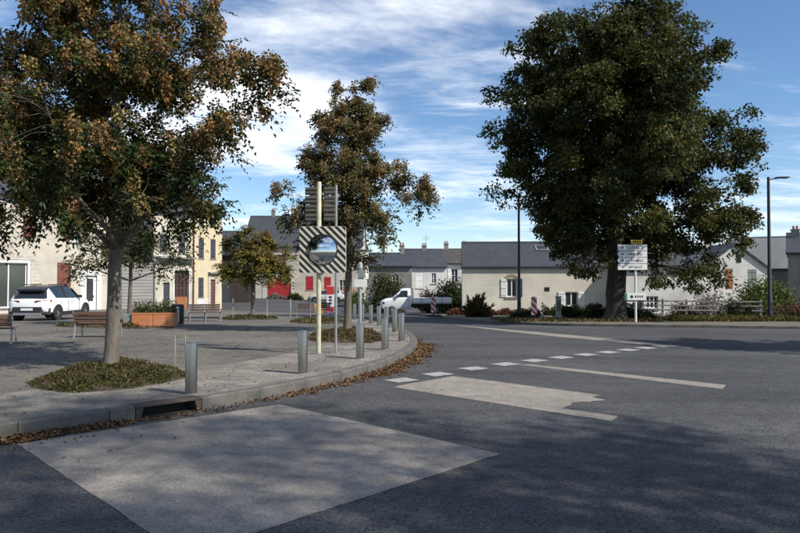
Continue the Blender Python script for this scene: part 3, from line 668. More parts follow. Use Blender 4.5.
# grey signpost behind the third bollard
r = empty('signpost', (-1.15, 19.0, PZ), 0, 'grey metal post with small white plate and round bracket on top', 'signpost')
MB().lathe([(.055,-.05),(.055,1.75),(.05,1.77)], 14).build('post', M['galv'], r, auto=40)
MB().box(-.17, -.075, 1.42, .2, -.055, 1.64).build('sign_plate', M['signwhite'], r, bevel=.008)
MB().box(-.05, -.075, 1.69, .14, -.055, 1.9).build('sign_plate', M['greengrey'], r, bevel=.02)
MB().lathe([(.075,1.9),(.09,1.98),(.07,2.1),(.03,2.15)], 16).build('cap', M['galv'], r)
MB().box(-.03, -.05, 1.75, .03, .05, 1.92).build('cap_bracket', M['galv'], r)

def bench(x, y, rz, label, w=1.5, seats=1, wood='wood', back=True):
    r = empty('bench', (x, y, zg(x,y)+PZ), rz, label, 'bench', 'wooden benches on the plaza')
    for i in range(4): MB().box(-w/2, -.25+i*.12, .37, w/2, -.145+i*.12, .405).build('seat_slat', M[wood], r, bevel=.006)
    for i in range(3):
        z = .45 + i*.098; yy = .27 + i*.03
        MB().box(-w/2, yy, z, w/2, yy+.03, z+.088).build('back_slat', M[wood], r, bevel=.006)
    for sx in ([-1, 1] if seats == 1 else [-1, 0, 1]):
        xx = sx*(w/2-.02)
        lg = MB(); lg.tube([(xx,-.24,0),(xx,-.2,.36)], .022, 6); lg.tube([(xx,.3,0),(xx,.22,.36)], .022, 6)
        lg.tube([(xx,-.24,.36),(xx,.25,.36),(xx,.37,.75)], .022, 6); lg.box(xx-.03,-.27,-.02,xx+.03,-.2,.01); lg.box(xx-.03,.26,-.02,xx+.03,.34,.01)
        lg.build('frame', M['galv'], r)
    return r
bench(-10.75, 16.9, R(198), 'red brown slatted bench at the left edge beside the parked car', 1.6)
bench(-8.62, 18.9, R(182), 'slatted wooden bench partly behind the nearest tree trunk', 1.15)
bench(-8.55, 29.0, R(22), 'dark two seat bench in front of the yellow house', 1.35, 2, 'wood_d')
bench(-4.75, 32.6, R(8), 'small dark single seat bench left of the mirror post', .7, 1, 'wood_d')
bench(-3.95, 35.2, R(20), 'small purple grey single seat bench right of the mirror post', .65, 1, 'wood_d')

# planter
r = empty('planter', (-8.75, 23.6, zg(-8.75,23.6)+PZ), R(4), 'long terracotta orange planter box with sparse green plants', 'planter')
for x0 in (-.74, 0.005):
    b = MB(); b.box(x0, -.26, .03, x0+.735, .26, .5); b.build('box', M['terra'], r, bevel=.02)
MB().box(-.75, -.27, .47, .75, .27, .52).build('rim', M['terra'], r, bevel=.012)
MB().box(-1.05, -.2, .0, -.76, .24, .47).build('end_box', M['greengrey'], r, bevel=.02)
MB().box(-.72, -.24, .5, .72, .24, .535).build('soil', M['earth'], r)
rg = np.random.default_rng(51); n = 1500
P = np.column_stack([rg.uniform(-.72,.72,n), rg.uniform(-.22,.22,n), .52+rg.random(n)**1.5*.42*(.35+.65*np.abs(np.sin(np.linspace(0,40,n))))]); P[:,0] += rg.normal(size=n)*.02
leaf_mesh('plants', P, unit(rg,n)+np.array([0,0,.8]), unit(rg,n), .09*rg.uniform(.5,1.5,n), .035, palette(rg, n, [(.08,.10,.03),(.06,.075,.025),(.13,.12,.05)], [3,3,2]), M['leaf'], r)
# litter bin
r = empty('litter_bin', (-8.42, 25.1, zg(-8.42,25.1)+PZ), R(10), 'dark litter bin with pale front strip beside the orange planter', 'litter bin')
MB().lathe([(.2,.05),(.21,.1),(.21,.68),(.2,.7)], 20).build('body', M['plastic'], r, auto=40)
MB().box(-.06, -.222, .1, .06, -.205, .72).build('strip', M['signwhite'], r)
MB().lathe([(.215,.7),(.215,.75),(.17,.79)], 20).build('lid', M['lamp'], r, auto=40)
MB().lathe([(.12,-.02),(.12,.05)], 16).build('foot', M['galv'], r)
# support stakes
for i, (x, y, l) in enumerate([(-4.35,12.75,'left thin pale stake behind the nearest planting bed'),(-4.2,12.9,'right thin pale stake behind the nearest planting bed')]):
    tag(MB().tube([(x,y,.1),(x+.015,y,.42),(x+.01,y+.01,.72)], [.013,.012,.009], 6).build('stake', M['concrete']), l, 'stake', 'garden stakes')
for i, (x, y, l) in enumerate([(-8.0,31.6,'pale stake on the left of the small round tree'),(-6.35,31.5,'pale stake on the right of the small round tree'),(-5.2,31.3,'tall pale stake beside the single seat bench')]):
    tag(MB().tube([(x,y,zg(x,y)+.1),(x+.01,y,zg(x,y)+.6),(x+.01,y,zg(x,y)+1.15)], [.03,.03,.028], 6).build('stake', M['concrete']), l, 'stake', 'garden stakes')

# street lamps
def lamp(x, y, label, hgt=6.9, arm=1):
    r = empty('street_lamp', (x, y, zg(x,y)+.1), 0, label, 'street lamp', 'tall slim dark street lamps')
    MB().lathe([(.11,-.05),(.11,1.15),(.085,1.2),(.06,hgt)], 14).build('post', M['lamp'], r, auto=40)
    MB().tube([(0,0,hgt-.12),(arm*.3,0,hgt-.07),(arm*.45,0,hgt-.05)], .03, 8).build('arm', M['lamp'], r)
    b = MB(); secs = []
    for x_, w, h in ((.3,.05,.03),(.4,.12,.05),(.75,.15,.055),(.98,.1,.03),(1.02,.04,.015)):
        secs.append([(arm*x_, w*math.cos(a), hgt-.04+h*math.sin(a)*.8+(x_-.3)*.06) for a in [2*math.pi*k/10 for k in range(10)]])
    hd = b.loft(secs).build('head', M['lamp'], r, True)
    MB().box(min(arm*.45,arm*.9), -.09, hgt-.062, max(arm*.45,arm*.9), .09, hgt-.045).build('lens', M['glass'], hd)
    MB().box(-.06, -.115, .5, .06, -.1, .85).build('service_hatch', M['lamp'], r)
lamp(17.3, 30.9, 'tall dark street lamp standing by the green bush at right', 6.75)
lamp(6.85, 38.0, 'tall dark street lamp in front of the long cream house', 7.0)

# striped roadworks panels
def chevron(x, y, label, rz=0):
    r = empty('hazard_panel', (x, y, zg(x,y)+.11), rz, label, 'hazard panel', 'red and white hazard panels')
    MB().box(-.42, -.25, 0, .42, .25, .1).build('base', M['plastic'], r, bevel=.02)
    MB().box(-.04,-.03,.1,.04,.03,.25).build('socket', M['plastic'], r)
    p = MB(); p.prism([(a, .68+c) for a, c in rr_pts(.14, .46, .1)], -.02, .02); pb = p.build('panel', M['signwhite'], r)
    for i in range(-4, 5):
        s = i*.22; q = rr_pts(.136, .456, .097); q = clip(q, .7071, .7071, s+.055, 1); q = clip(q, .7071, .7071, s-.055, -1)
        if len(q) >= 3: MB().prism([(a, .68+c) for a, c in q], -.024, -.0195).build('stripe', M['signred'], pb)
chevron(6.55, 32.3, 'red and white striped hazard panel on the verge by the tree', R(-12))
chevron(1.95, 38.6, 'red and white striped hazard panel in front of the truck', R(10))

# direction sign under the big tree
r = empty('direction_sign', (10.45, 29.3, zg(10.45,29.3)+.1), 0, 'stack of four white direction panels with yellow tab under the big tree', 'sign')
MB().lathe([(.05,-.05),(.05,3.55)], 12).build('post', M['signwhite'], r, auto=40)
rnd = random.Random(9)
for i in range(4):
    z = 2.33 + i*.285
    poly = [(-.82,z+.13),(-.74,z),(.5,z),(.5,z+.26),(-.74,z+.26)] if i in (1,2) else [(-.8,z),(.5,z),(.5,z+.26),(-.8,z+.26)]
    pn = MB().prism(poly, -.085, -.055).build('panel', M['signwhite'], r)
    x = -.3 + rnd.uniform(-.1,.1)
    for k in range(rnd.randint(6, 8)):          # far-off capital lettering: strokes only
        w = .05 + rnd.random()*.02; lt = MB(); lt.box(x, -.0885, z+.07, x+.018, -.0855, z+.19)
        lt.box(x+.018, -.0885, z+.07+.1*rnd.choice([0,.5,1]), x+w, -.0885+.003, z+.07+.1*1+.02 if False else z+.095+.05*rnd.random()); lt.build('letter', M['signblack'], pn); x += w+.03
    MB().prism([(-.66,z+.13),(-.56,z+.07),(-.56,z+.19)], -.0885, -.0855).build('arrow', M['signblack'], pn)
yp = MB().box(-.22, -.085, 3.47, .3, -.055, 3.66).build('road_number_tab', M['signyellow'], r, bevel=.01)
for k in range(4): MB().box(-.14+k*.1, -.089, 3.52, -.09+k*.1, -.0855, 3.61).build('letter', M['signblack'], yp)
gp = MB().box(-.5, -.085, .98, .42, -.055, 1.3).build('lower_panel', M['signwhite'], r, bevel=.01)
MB().box(-.495, -.089, .985, -.4, -.0855, 1.295).build('green_edge', M['signgreen'], gp)
MB().lathe([(.07,0),(.07,.003)], 16).build('symbol', M['signblack'], gp).matrix_local = Matrix.Translation((-.2,-.0855,1.14)) @ Matrix.Rotation(R(90),4,'X')
for k in range(4): MB().box(-.06+k*.1, -.089, 1.1, -.0+k*.1, -.0855, 1.19).build('letter', M['signblack'], gp)
# slim utility post
r = empty('utility_post', (8.2, 34.2, zg(8.2,34.2)+.1), 0, 'slim grey utility post on the verge beside the lower window', 'utility post')
MB().box(-.13,-.08,-.05,.13,.08,1.1).build('body', M['galv'], r, bevel=.015); MB().box(-.15,-.1,1.1,.15,.1,1.16).build('cap', M['concrete'], r, bevel=.01)
MB().box(-.1,-.088,.4,.1,-.081,.95).build('door', M['alu_back'], r)

# ------------------------------------------------------------------ buildings
def wall_with_openings(W, z0, z1, ops, t=.22, x0=0, gable=None):
    b = MB(); xs = sorted({x0, x0+W, *[o[0] for o in ops], *[o[1] for o in ops]}); zs = sorted({z0, z1, *[o[2] for o in ops], *[o[3] for o in ops]})
    for xa, xb in zip(xs, xs[1:]):
        for za, zb in zip(zs, zs[1:]):
            cx, cz = (xa+xb)/2, (za+zb)/2
            if any(o[0] < cx < o[1] and o[2] < cz < o[3] for o in ops): continue
            b.poly([(xa,0,za),(xb,0,za),(xb,0,zb),(xa,0,zb)])
    for a, c, e, f in ops:
        b.poly([(a,0,e),(a,0,f),(a,t,f),(a,t,e)]); b.poly([(c,0,f),(c,0,e),(c,t,e),(c,t,f)])
        b.poly([(a,0,f),(c,0,f),(c,t,f),(a,t,f)]); b.poly([(a,0,e),(a,t,e),(c,t,e),(c,0,e)])
    return b
def shutter_leaf(x0, x1, z0, z1, y, mat, parent, name='shutter'):
    b = MB(); b.box(x0, y-.035, z0, x1, y, z1); o = b.build(name, mat, parent)
    n = max(2, int((x1-x0)/.16))
    for z in (z0+.12*(z1-z0), z0+.5*(z1-z0), z0+.88*(z1-z0)): MB().box(x0+.015, y-.055, z-.035, x1-.015, y-.0355, z+.035).build('ledge', mat, o)
    return o
def add_window(root, x0, x1, z0, z1, y=.13, frame='white', shutters=None, smat=None, sill=True, mull=1, trans=1, glass='glass', curtain=False):
    w, h = x1-x0, z1-z0; f = .06
    b = MB(); b.box(x0,y-.03,z0,x0+f,y+.03,z1); b.box(x1-f,y-.03,z0,x1,y+.03,z1); b.box(x0+f,y-.03,z0,x1-f,y+.03,z0+f); b.box(x0+f,y-.03,z1-f,x1-f,y+.03,z1)
    for i in range(mull): xc = x0+w*(i+1)/(mull+1); b.box(xc-.035,y-.035,z0+f,xc+.035,y+.025,z1-f)
    for j in range(trans): zc_ = z0+h*(j+1)/(trans+1); b.box(x0+f,y-.02,zc_-.018,x1-f,y+.02,zc_+.018)
    o = b.build('window', M[frame], root)
    for i in range(mull+1):
        for j in range(trans+1):
            a = x0+f*.9+(w-1.8*f)*i/(mull+1); c = x0+f*.9+(w-1.8*f)*(i+1)/(mull+1); e = z0+f*.9+(h-1.8*f)*j/(trans+1); g = z0+f*.9+(h-1.8*f)*(j+1)/(trans+1)
            MB().box(a, y, e, c, y+.012, g).build('pane', M[glass], o)
    if curtain: MB().box(x0+f, y+.02, z0+f, x1-f, y+.03, z1-f).build('curtain', M['curtain'], o)
    if sill: MB().box(x0-.08, -.07, z0-.09, x1+.08, y-.031, z0-.002).build('sill', M['concrete'], o)
    if shutters == 'open':
        shutter_leaf(x0-w/2-.03, x0-.03, z0, z1, -.012, smat, root); shutter_leaf(x1+.03, x1+w/2+.03, z0, z1, -.012, smat, root)
    if shutters == 'left': shutter_leaf(x0-w/2-.03, x0-.03, z0, z1, -.012, smat, root)
    return o
def closed_shutters(root, x0, x1, z0, z1, mat, y=.05):
    m = (x0+x1)/2; shutter_leaf(x0, m-.006, z0, z1, y, mat, root); shutter_leaf(m+.006, x1, z0, z1, y, mat, root)
    MB().box(x0-.06, -.05, z0-.08, x1+.06, y-.036, z0-.002).build('sill', M['concrete'], root)
def add_door(root, x0, x1, z0, z1, mat, y=.14, glazed=False, frame='white'):
    b = MB(); b.box(x0,y-.03,z0,x0+.07,y+.03,z1); b.box(x1-.07,y-.03,z0,x1,y+.03,z1); b.box(x0+.07,y-.03,z1-.07,x1-.07,y+.03,z1); b.build('door_frame', M[frame], root)
    d = MB().box(x0+.072,y-.02,z0,x1-.072,y+.02,z1-.072).build('door', mat, root)
    if glazed: MB().box(x0+.2,y-.03,z0+.75,x1-.2,y-.0205,z1-.2).build('pane', M['glass'], d)
    else:
        for e, g in ((.12,.45),(.52,.9)): MB().box(x0+.18,y-.032,z0+(z1-z0)*e,x1-.18,y-.0205,z0+(z1-z0)*g).build('panel', mat, d)
    MB().box(x1-.19,y-.07,z0+1.0,x1-.15,y-.0205,z0+1.12).build('handle', M['galv'], d)
    return d
def roof_x(root, W, D, H, rise, mat, over=.28, x0=0, thick=.12, frontmat=None):
    """two slopes, ridge along x"""
    y0, y1 = -over, D+over; k = rise/(D/2); zE = H-over*k
    def sl(a, za, c, zc, nm):
        b = MB(); b.loft([[(x0-over*.6, a, za),(x0-over*.6, c, zc),(x0-over*.6, c, zc+thick),(x0-over*.6, a, za+thick)],[(x0+W+over*.6, a, za),(x0+W+over*.6, c, zc),(x0+W+over*.6, c, zc+thick),(x0+W+over*.6, a, za+thick)]])
        return b.build(nm, mat, root)
    r = sl(y0, zE, D/2, H+rise, 'roof_slope'); sl(D/2+.002, H+rise, y1, zE, 'roof_slope')
    MB().tube([(x0-over*.6, D/2, H+rise+thick*.9),(x0+W+over*.6, D/2, H+rise+thick*.9)], .09, 8).build('ridge', M['slate'], r)
    MB().box(x0-over*.5, y0-.09, zE-.03, x0+W+over*.5, y0-.004, zE+.07).build('gutter', M['lamp'], root)  # gutter coloured dark to draw the shadow line under the eaves
    return r
def shell(root, W, D, z0, H, mat, rise=0, x0=0):
    b = MB()
    b.poly([(x0,D,z0),(x0,D,H),(x0+W,D,H),(x0+W,D,z0)])
    for x, sg in ((x0,1),(x0+W,-1)):
        p = [(x,0,z0),(x,D,z0),(x,D,H)] + ([(x,D/2,H+rise)] if rise else []) + [(x,0,H)]
        b.poly(p if sg < 0 else p[::-1])
    return b
def chimney(root, x, y, z, h=1.0, w=.5, mat='plaster_g'):
    c = MB().box(x-w/2,y-w*.35,z-.6,x+w/2,y+w*.35,z+h).build('chimney', M[mat], root, bevel=.015)
    MB().box(x-w/2-.06,y-w*.35-.06,z+h+.001,x+w/2+.06,y+w*.35+.06,z+h+.08).build('cap', M['concrete'], c)
    for dx in (-.12,.12): MB().lathe([(.09,0),(.07,.28)], 10, (x+dx,y,z+h+.08)).build('pot', M['brickred'], c)
def merge(b, a): 
    n = len(b.v); b.v += a.v; b.f += [tuple(i+n for i in f) for f in a.f]; return b

# --- the row at left: facade line runs from (-23.3, 38.5) along (.53, .85)
ROT = R(58.1)
def row_pt(u, d=0): return (-23.3+.528*u, 38.5+.849*u, 0)
# stone and render house with shop window
r = empty('house', row_pt(-7), ROT, 'cream stone house with a wide shop window behind the parked car', 'house')
off = 7; W = 14.9
ops = [(off-1.6,off+1.55,.2,2.85),(off+1.25,off+2.0,4.3,5.6),(off+3.4,off+4.3,1.0,2.93),(off+5.25,off+6.12,-.3,2.13),(off+4.2,off+5.0,4.3,5.6),(off-1.8,off-1.0,4.3,5.6)]
merge(wall_with_openings(W, -.6, 7.0, ops), shell(r, W, 9, -.6, 7.0, None, 2.6)).build('wall', M['plaster'], r)
roof_x(r, W, 9, 7.0, 2.6, M['slate'])
b = MB()
b.box(off-1.75,-.03,-.55,off-1.6,.1,3.0); b.box(off+1.55,-.03,-.55,off+1.7,.1,3.0); b.box(off-1.6,-.03,2.85,off+1.55,.1,3.0); b.build('shopfront_frame', M['white'], r)
sw = add_window(r, off-1.6, off+1.55, .2, 2.85, .15, 'white', None, None, True, 2, 0, 'glass_g', True)
MB().box(off-1.9,-.05,3.02,off+1.95,.0,3.42).build('stone_band', M['stonewall'], r)
MB().box(off+1.71,-.04,-.55,off+2.25,.0,3.01).build('stone_pier', M['stonewall'], r)
closed_shutters(r, off+1.25, off+2.0, 4.3, 5.6, M['shut_red']); closed_shutters(r, off-1.8, off-1.0, 4.3, 5.6, M['shut_red'])
closed_shutters(r, off+3.4, off+4.3, 1.0, 2.93, M['shut_red']); add_window(r, off+4.2, off+5.0, 4.3, 5.6, smat=M['shut_red'], shutters='open')
MB().box(off+4.96,-.035,-.55,off+5.25,.0,2.5).build('door_surround', M['white'], r); MB().box(off+6.12,-.035,-.55,off+6.45,.0,2.5).build('door_surround', M['white'], r); MB().box(off+5.25,-.035,2.13,off+6.12,.0,2.5).build('lintel', M['white'], r)
add_door(r, off+5.25, off+6.12, -.3, 2.13, M['white'], .12, True)
MB().tube([(off+7.75,-.07,-.4),(off+7.75,-.07,6.9)], .045, 8).build('drainpipe', M['galv'], r)
chimney(r, off+2, 4.5, 9.5)
# boarded annex between the houses
r = empty('boarded_annex', row_pt(7.93), ROT, 'grey clapboard annex between the cream houses behind the planter', 'house')
W = 2.6
merge(wall_with_openings(W, -.6, 3.3, []), shell(r, W, 6, -.6, 3.3, None)).build('wall', M['plaster_g'], r)
for i in range(16):
    z = -.38 + i*.222
    b = MB(); b.loft([[(.05,-.05,z),(.05,0,z),(.05,0,z+.235),(.05,-.018,z+.235)],[(W-.05,-.05,z),(W-.05,0,z),(W-.05,0,z+.235),(W-.05,-.018,z+.235)]]); b.build('board', M['siding'], r)
MB().box(-.02,-.3,3.32,W-.02,6,3.5).build('roof', M['slate'], r)
# cream garage house
r = empty('house', row_pt(10.55), ROT, 'cream house with orange garage door and flat canopy', 'house')
W = 3.6; g = 10.55
ops = [(11.43-g,11.98-g,-.45,1.66),(12.4-g,13.72-g,-.45,2.57),(12.75-g,13.38-g,3.84,5.2),(11.1-g,11.7-g,3.84,5.2)]
merge(wall_with_openings(W, -.6, 7.0, ops), shell(r, W, 9, -.6, 7.0, None, 2.4)).build('wall', M['plaster'], r)
roof_x(r, W, 9, 7.0, 2.4, M['slate'])
add_door(r, 11.43-g, 11.98-g, -.45, 1.66, M['shut_blue'], frame='shut_blue')
x0, x1 = 12.4-g, 13.72-g
gd = MB().box(x0,.12,-.45,x1,.17,.55).build('garage_door', M['garage'], r)
for i in range(4): MB().box(x0+.05+i*.31,.105,-.38,x0+.31+i*.31,.1195,.48).build('panel', M['garage'], gd)
add_window(r, x0, x1, .56, 2.57, .145, 'shut_red', None, None, False, 3, 2)
closed_shutters(r, 12.75-g, 13.38-g, 3.84, 5.2, M['shut_blue']); closed_shutters(r, 11.1-g, 11.7-g, 3.84, 5.2, M['shut_blue'])
MB().box(.2,-.55,3.42,3.5,0,3.56).build('canopy', M['concrete'], r, bevel=.02)
MB().box(x0-.16,-.04,-.5,x0,0,2.75).build('door_surround', M['plaster_w'], r); MB().box(x1,-.04,-.5,x1+.16,0,2.75).build('door_surround', M['plaster_w'], r); MB().box(x0,-.04,2.57,x1,0,2.75).build('lintel', M['plaster_w'], r)
MB().tube([(.06,-.08,-.4),(.06,-.08,3.3)], .05, 8).build('drainpipe', M['galv'], r)
MB().tube([(W-.02,-.08,-.4),(W-.02,-.08,6.8)], .05, 8).build('drainpipe', M['shut_red'], r)
# yellow corner house
r = empty('house', row_pt(14.2), ROT, 'narrow yellow corner house with dark closed shutters', 'house')
W = 2.85; g = 14.2
ops = []
for a in (14.66-g, 15.85-g):
    for z0_, z1_ in ((3.52,5.08),(6.1,6.75)): ops.append((a, a+.52, z0_, z1_))
ops += [(14.66-g,15.18-g,.49,2.04),(15.85-g,16.32-g,-.4,1.9)]
merge(wall_with_openings(W, -.6, 7.15, ops), shell(r, W, 9, -.6, 7.15, None, 2.4)).build('wall', M['plaster_y'], r)
roof_x(r, W, 9, 7.15, 2.4, M['slate'])
for o_ in ops[:-1]: closed_shutters(r, *o_, M['shut_blue'])
add_door(r, *ops[-1], M['shut_red'], frame='shut_red')
MB().box(14.5-g,-.03,-.5,15.7-g,0,.42).build('plinth', M['plaster_w'], r); MB().box(15.6-g,-.3,2.35,16.7-g,0,2.47).build('canopy', M['concrete'], r)
MB().box(15.62-g,-.05,-.45,15.85-g,0,2.2).build('door_surround', M['stonewall'], r); MB().box(16.32-g,-.05,-.45,16.55-g,0,2.2).build('door_surround', M['stonewall'], r)
MB().box(W+.0,-.55,1.6,W+.06,-.02,2.3).build('wall_sign', M['signwhite'], r)
MB().box(-.02,-.12,6.86,W+.05,0,7.02).build('cornice', M['plaster_w'], r)
chimney(r, 1.4, 4.5, 9.5)

# house further back, the shade on its wall put into dark brown boards
r = empty('shaded_house', (-22.5, 68, 0), R(6), 'house with wall shade painted dark brown behind the yellow house corner', 'shaded_house')
merge(wall_with_openings(6.6, -1, 4.6, []), shell(r, 6.6, 8, -1, 4.6, None, 2.5)).build('wall', M['wall_shade'], r); roof_x(r, 6.6, 8, 4.6, 2.5, M['slate'])
MB().box(2.2,-.06,-.9,4.8,0,2.4).build('door', M['shut_blue'], r)
# building with the red door
r = empty('house', (-20.5, 86, 0), R(0), 'large cream building with dark slate roof and red garage door', 'house')
W = 15.5; ops = [(3.2,6.3,-.75,2.2),(8.2,9.2,.6,2.4),(10.6,11.5,-.1,2.3),(8.3,9.3,3.6,5.2),(4.0,5.0,3.6,5.2),(1.0,1.9,3.6,5.2),(12.2,13.1,3.6,5.2),(12.6,13.5,.3,1.9)]
merge(wall_with_openings(W, -1.2, 6.4, ops), shell(r, W, 10, -1.2, 6.4, None, 4.2)).build('wall', M['plaster'], r); roof_x(r, W, 10, 6.4, 4.2, M['slate'])
for i in range(4): MB().box(3.2+i*.775+.01,.08,-.75,3.2+(i+1)*.775-.01,.14,2.2).build('door_leaf', M['red'], r)
closed_shutters(r, *ops[1], M['red']); closed_shutters(r, *ops[2], M['red'])
for o_ in ops[3:7]: add_window(r, *o_, shutters='open', smat=M['shut_red'])
add_window(r, *ops[7]); MB().box(6.6,-.06,-1.0,12.5,0,.2).build('plinth', M['plaster_y'], r)
MB().box(2.6,-.05,-1,3.2,0,2.5).build('door_surround', M['plaster_w'], r); MB().box(6.3,-.05,-1,6.58,0,2.5).build('door_surround', M['plaster_w'], r)
bal = MB().box(12.0,-1.1,-.05,15.3,0,.1).build('balcony', M['concrete'], r)
for i in range(14): MB().box(12.05+i*.245,-1.06,.1,12.15+i*.245,-1.02,1.0).build('baluster', M['shut_orange'], bal)
chimney(r, 3, 5, 10.4); chimney(r, 12, 5, 10.4)
# brown rendered house behind the mirror tree
r = empty('house', (-3.2, 67, 0), R(0), 'tan house with slate roof between tree and white house', 'house')
W = 4.4; merge(wall_with_openings(W, -1.2, 3.3, [(2.4,3.1,1.2,2.4)]), shell(r, W, 6, -1.2, 3.3, None, 1.3)).build('wall', M['plaster_g'], r); roof_x(r, W, 6, 3.3, 1.3, M['slate'], .2)
add_window(r, 2.4,3.1,1.2,2.4); chimney(r, 3.4, 3, 4.6, .9)
# white houses behind the truck
r = empty('house', (.75, 70, 0), R(4), 'white house with blue grey slate roof behind the truck', 'house')
W = 4.2; ops = [(.95,1.7,1.0,2.6),(2.6,3.1,1.5,2.6)]
merge(wall_with_openings(W, -1.2, 3.3, ops), shell(r, W, 7, -1.2, 3.3, None, 1.9)).build('wall', M['plaster_w'], r); roof_x(r, W, 7, 3.3, 1.9, M['slate'], .2)
closed_shutters(r, *ops[0], M['white']); add_window(r, *ops[1]); chimney(r, 2.2, 3.5, 5.1, .55, .5)
r.children[0]
MB().tube([(2.4,3.5,5.3),(2.4,3.5,6.9)], .025, 5).tube([(1.9,3.5,6.7),(2.9,3.5,6.7)], .018, 5).tube([(2.0,3.5,6.45),(2.8,3.5,6.45)], .018, 5).build('aerial', M['galv'], r)
r = empty('house', (4.9, 72, 0), R(-3), 'white house with brown weathered roof left of the long house', 'house')
W = 7; ops = [(.7,1.4,1.6,3.1),(3.4,4.2,1.6,3.1)]
merge(wall_with_openings(W, -1.2, 3.7, ops), shell(r, W, 7, -1.2, 3.7, None, 1.6)).build('wall', M['plaster_w'], r); roof_x(r, W, 7, 3.7, 1.6, M['brownroof'], .2)
for o_ in ops: add_window(r, *o_, shutters='left', smat=M['white'])
chimney(r, .2, 3.5, 5.3, .7, .5); chimney(r, 2.3, 3.5, 5.3, .7, .45)
# long cream cottage
r = empty('cottage', (4.15, 44, 0), R(-5), 'long low cream cottage with dark slate roof and white shutters', 'cottage')
W = 11.6; ops = [(2.92,3.6,.72,1.93),(6.72,7.55,.12,1.06),(9.6,10.2,.5,1.5)]
merge(wall_with_openings(W, -1, 2.66, ops, .25), shell(r, W, 7, -1, 2.66, None, 1.75)).build('wall', M['cottage_stone'], r); rf = roof_x(r, W, 7, 2.66, 1.75, M['slate'], .07)
add_window(r, *ops[0], shutters='left', smat=M['white'], trans=0); shutter_leaf(3.63, 3.95, .72, 1.93, -.012, M['shut_blue'], r)
add_window(r, *ops[1], shutters='open', smat=M['white'], trans=0); add_window(r, *ops[2])
b = MB()
for i in range(7):
    a0, a1 = R(150-i*17.1), R(150-(i+1)*17.1); c = (3.26, 1.62); ri, ro = .46, .62
    MB().prism([(c[0]+ri*math.cos(a0),c[1]+ri*math.sin(a0)),(c[0]+ri*math.cos(a1),c[1]+ri*math.sin(a1)),(c[0]+ro*math.cos(a1),c[1]+ro*math.sin(a1)),(c[0]+ro*math.cos(a0),c[1]+ro*math.sin(a0))], -.03, 0).build('arch_stone', M['archstone'], r)
MB().box(5.4,-.02,1.1,5.72,0,1.36).build('vent', M['dark'], r)
sk = MB(); k = 1.75/3.5
def rp(x, s, up): y = s; return (x, y-up*.45, 2.66+.12+y*k+up*.9)
sk.loft([[rp(5.1,2.2,0),rp(6.0,2.2,0),rp(6.0,2.2,.07),rp(5.1,2.2,.07)],[rp(5.1,2.9,0),rp(6.0,2.9,0),rp(6.0,2.9,.07),rp(5.1,2.9,.07)]]); so = sk.build('skylight', M['concrete'], r)
MB().loft([[rp(5.2,2.28,.071),rp(5.9,2.28,.071),rp(5.9,2.28,.08),rp(5.2,2.28,.08)],[rp(5.2,2.82,.071),rp(5.9,2.82,.071),rp(5.9,2.82,.08),rp(5.2,2.82,.08)]]).build('pane', M['glass'], so)
# low white building under the big tree
r = empty('outbuilding', (14.2, 41.5, 0), R(-2), 'low white building under the big tree with small paired windows', 'outbuilding')
W = 5.6; ops = [(.35,1.1,.05,.82),(1.25,2.0,.05,.82)]
merge(wall_with_openings(W, -1, 2.75, ops, .25), shell(r, W, 5, -1, 2.75, None, 1.1)).build('wall', M['plaster_w'], r); roof_x(r, W, 5, 2.75, 1.1, M['slate'], .2)
for o_ in ops: add_window(r, *o_, mull=2)
# gabled white house
r = empty('house', (19.3, 42, 0), R(-3), 'white gabled house with orange shutters near the right edge', 'house')
W = 3.95; ops = [(1.62,2.0,.75,2.3) if False else (1.35,1.82,1.25,2.62),(2.75,3.3,1.3,2.5),(2.05,2.35,2.95,3.4)]
b = wall_with_openings(W, -1, 2.6, [(1.35,1.82,1.25,2.55),(2.75,3.3,1.3,2.5)], .2)
b.poly([(0,0,2.6),(W,0,2.6),(W/2,0,4.1)]); b.poly([(0,0,-1),(0,0,2.6),(0,8,2.6),(0,8,-1)]); b.poly([(W,0,-1),(W,8,-1),(W,8,2.6),(W,0,2.6)]); b.poly([(0,8,-1),(0,8,2.6),(W/2,8,4.1),(W,8,2.6),(W,8,-1)])
b.build('wall', M['plaster_w'], r)
for s in (0, 1):
    xe, xm = (-.22, W/2) if s == 0 else (W+.22, W/2); ze = 2.6-.22*(1.5/(W/2)); zr = 4.1
    MB().loft([[(xe,-.15,ze),(xm,-.15,zr),(xm,-.15,zr+.12),(xe,-.15,ze+.12)],[(xe,8.1,ze),(xm,8.1,zr),(xm,8.1,zr+.12),(xe,8.1,ze+.12)]]).build('roof_slope', M['slate_y'], r)
shutter_leaf(1.36,1.81,1.25,2.55,.03,M['shut_orange'],r); closed_shutters(r, 2.75,3.3,1.3,2.5,M['greengrey'])
MB().box(2.08,-.03,2.95,2.36,0,3.42).build('attic_vent', M['dark'], r); chimney(r, W/2, 4, 4.0, .55, .5, 'plaster_w')
# big grey roof behind and the dark house at the edge
r = empty('warehouse', (30.6, 62, 0), R(-28), 'grey warehouse roof rising behind the white gabled house', 'warehouse')
merge(wall_with_openings(12, -1, 2.9, []), shell(r, 12, 12, -1, 2.9, None, 3.1)).build('wall', M['plaster_g'], r); roof_x(r, 12, 12, 2.9, 3.1, M['greyroof'], .2)
r = empty('house', (29.4, 50, 0), R(-31), 'grey house with chimney cut by the right edge', 'house')
W = 9; ops = [(2.2,3.0,1.0,2.2)]
merge(wall_with_openings(W, -1, 3.9, ops), shell(r, W, 8, -1, 3.9, None, 1.6)).build('wall', M['plaster_g'], r); roof_x(r, W, 8, 3.9, 1.6, M['slate'], .25); add_window(r, *ops[0]); chimney(r, .5, 3.2, 4.7, 1.1, .6, 'plaster_g')

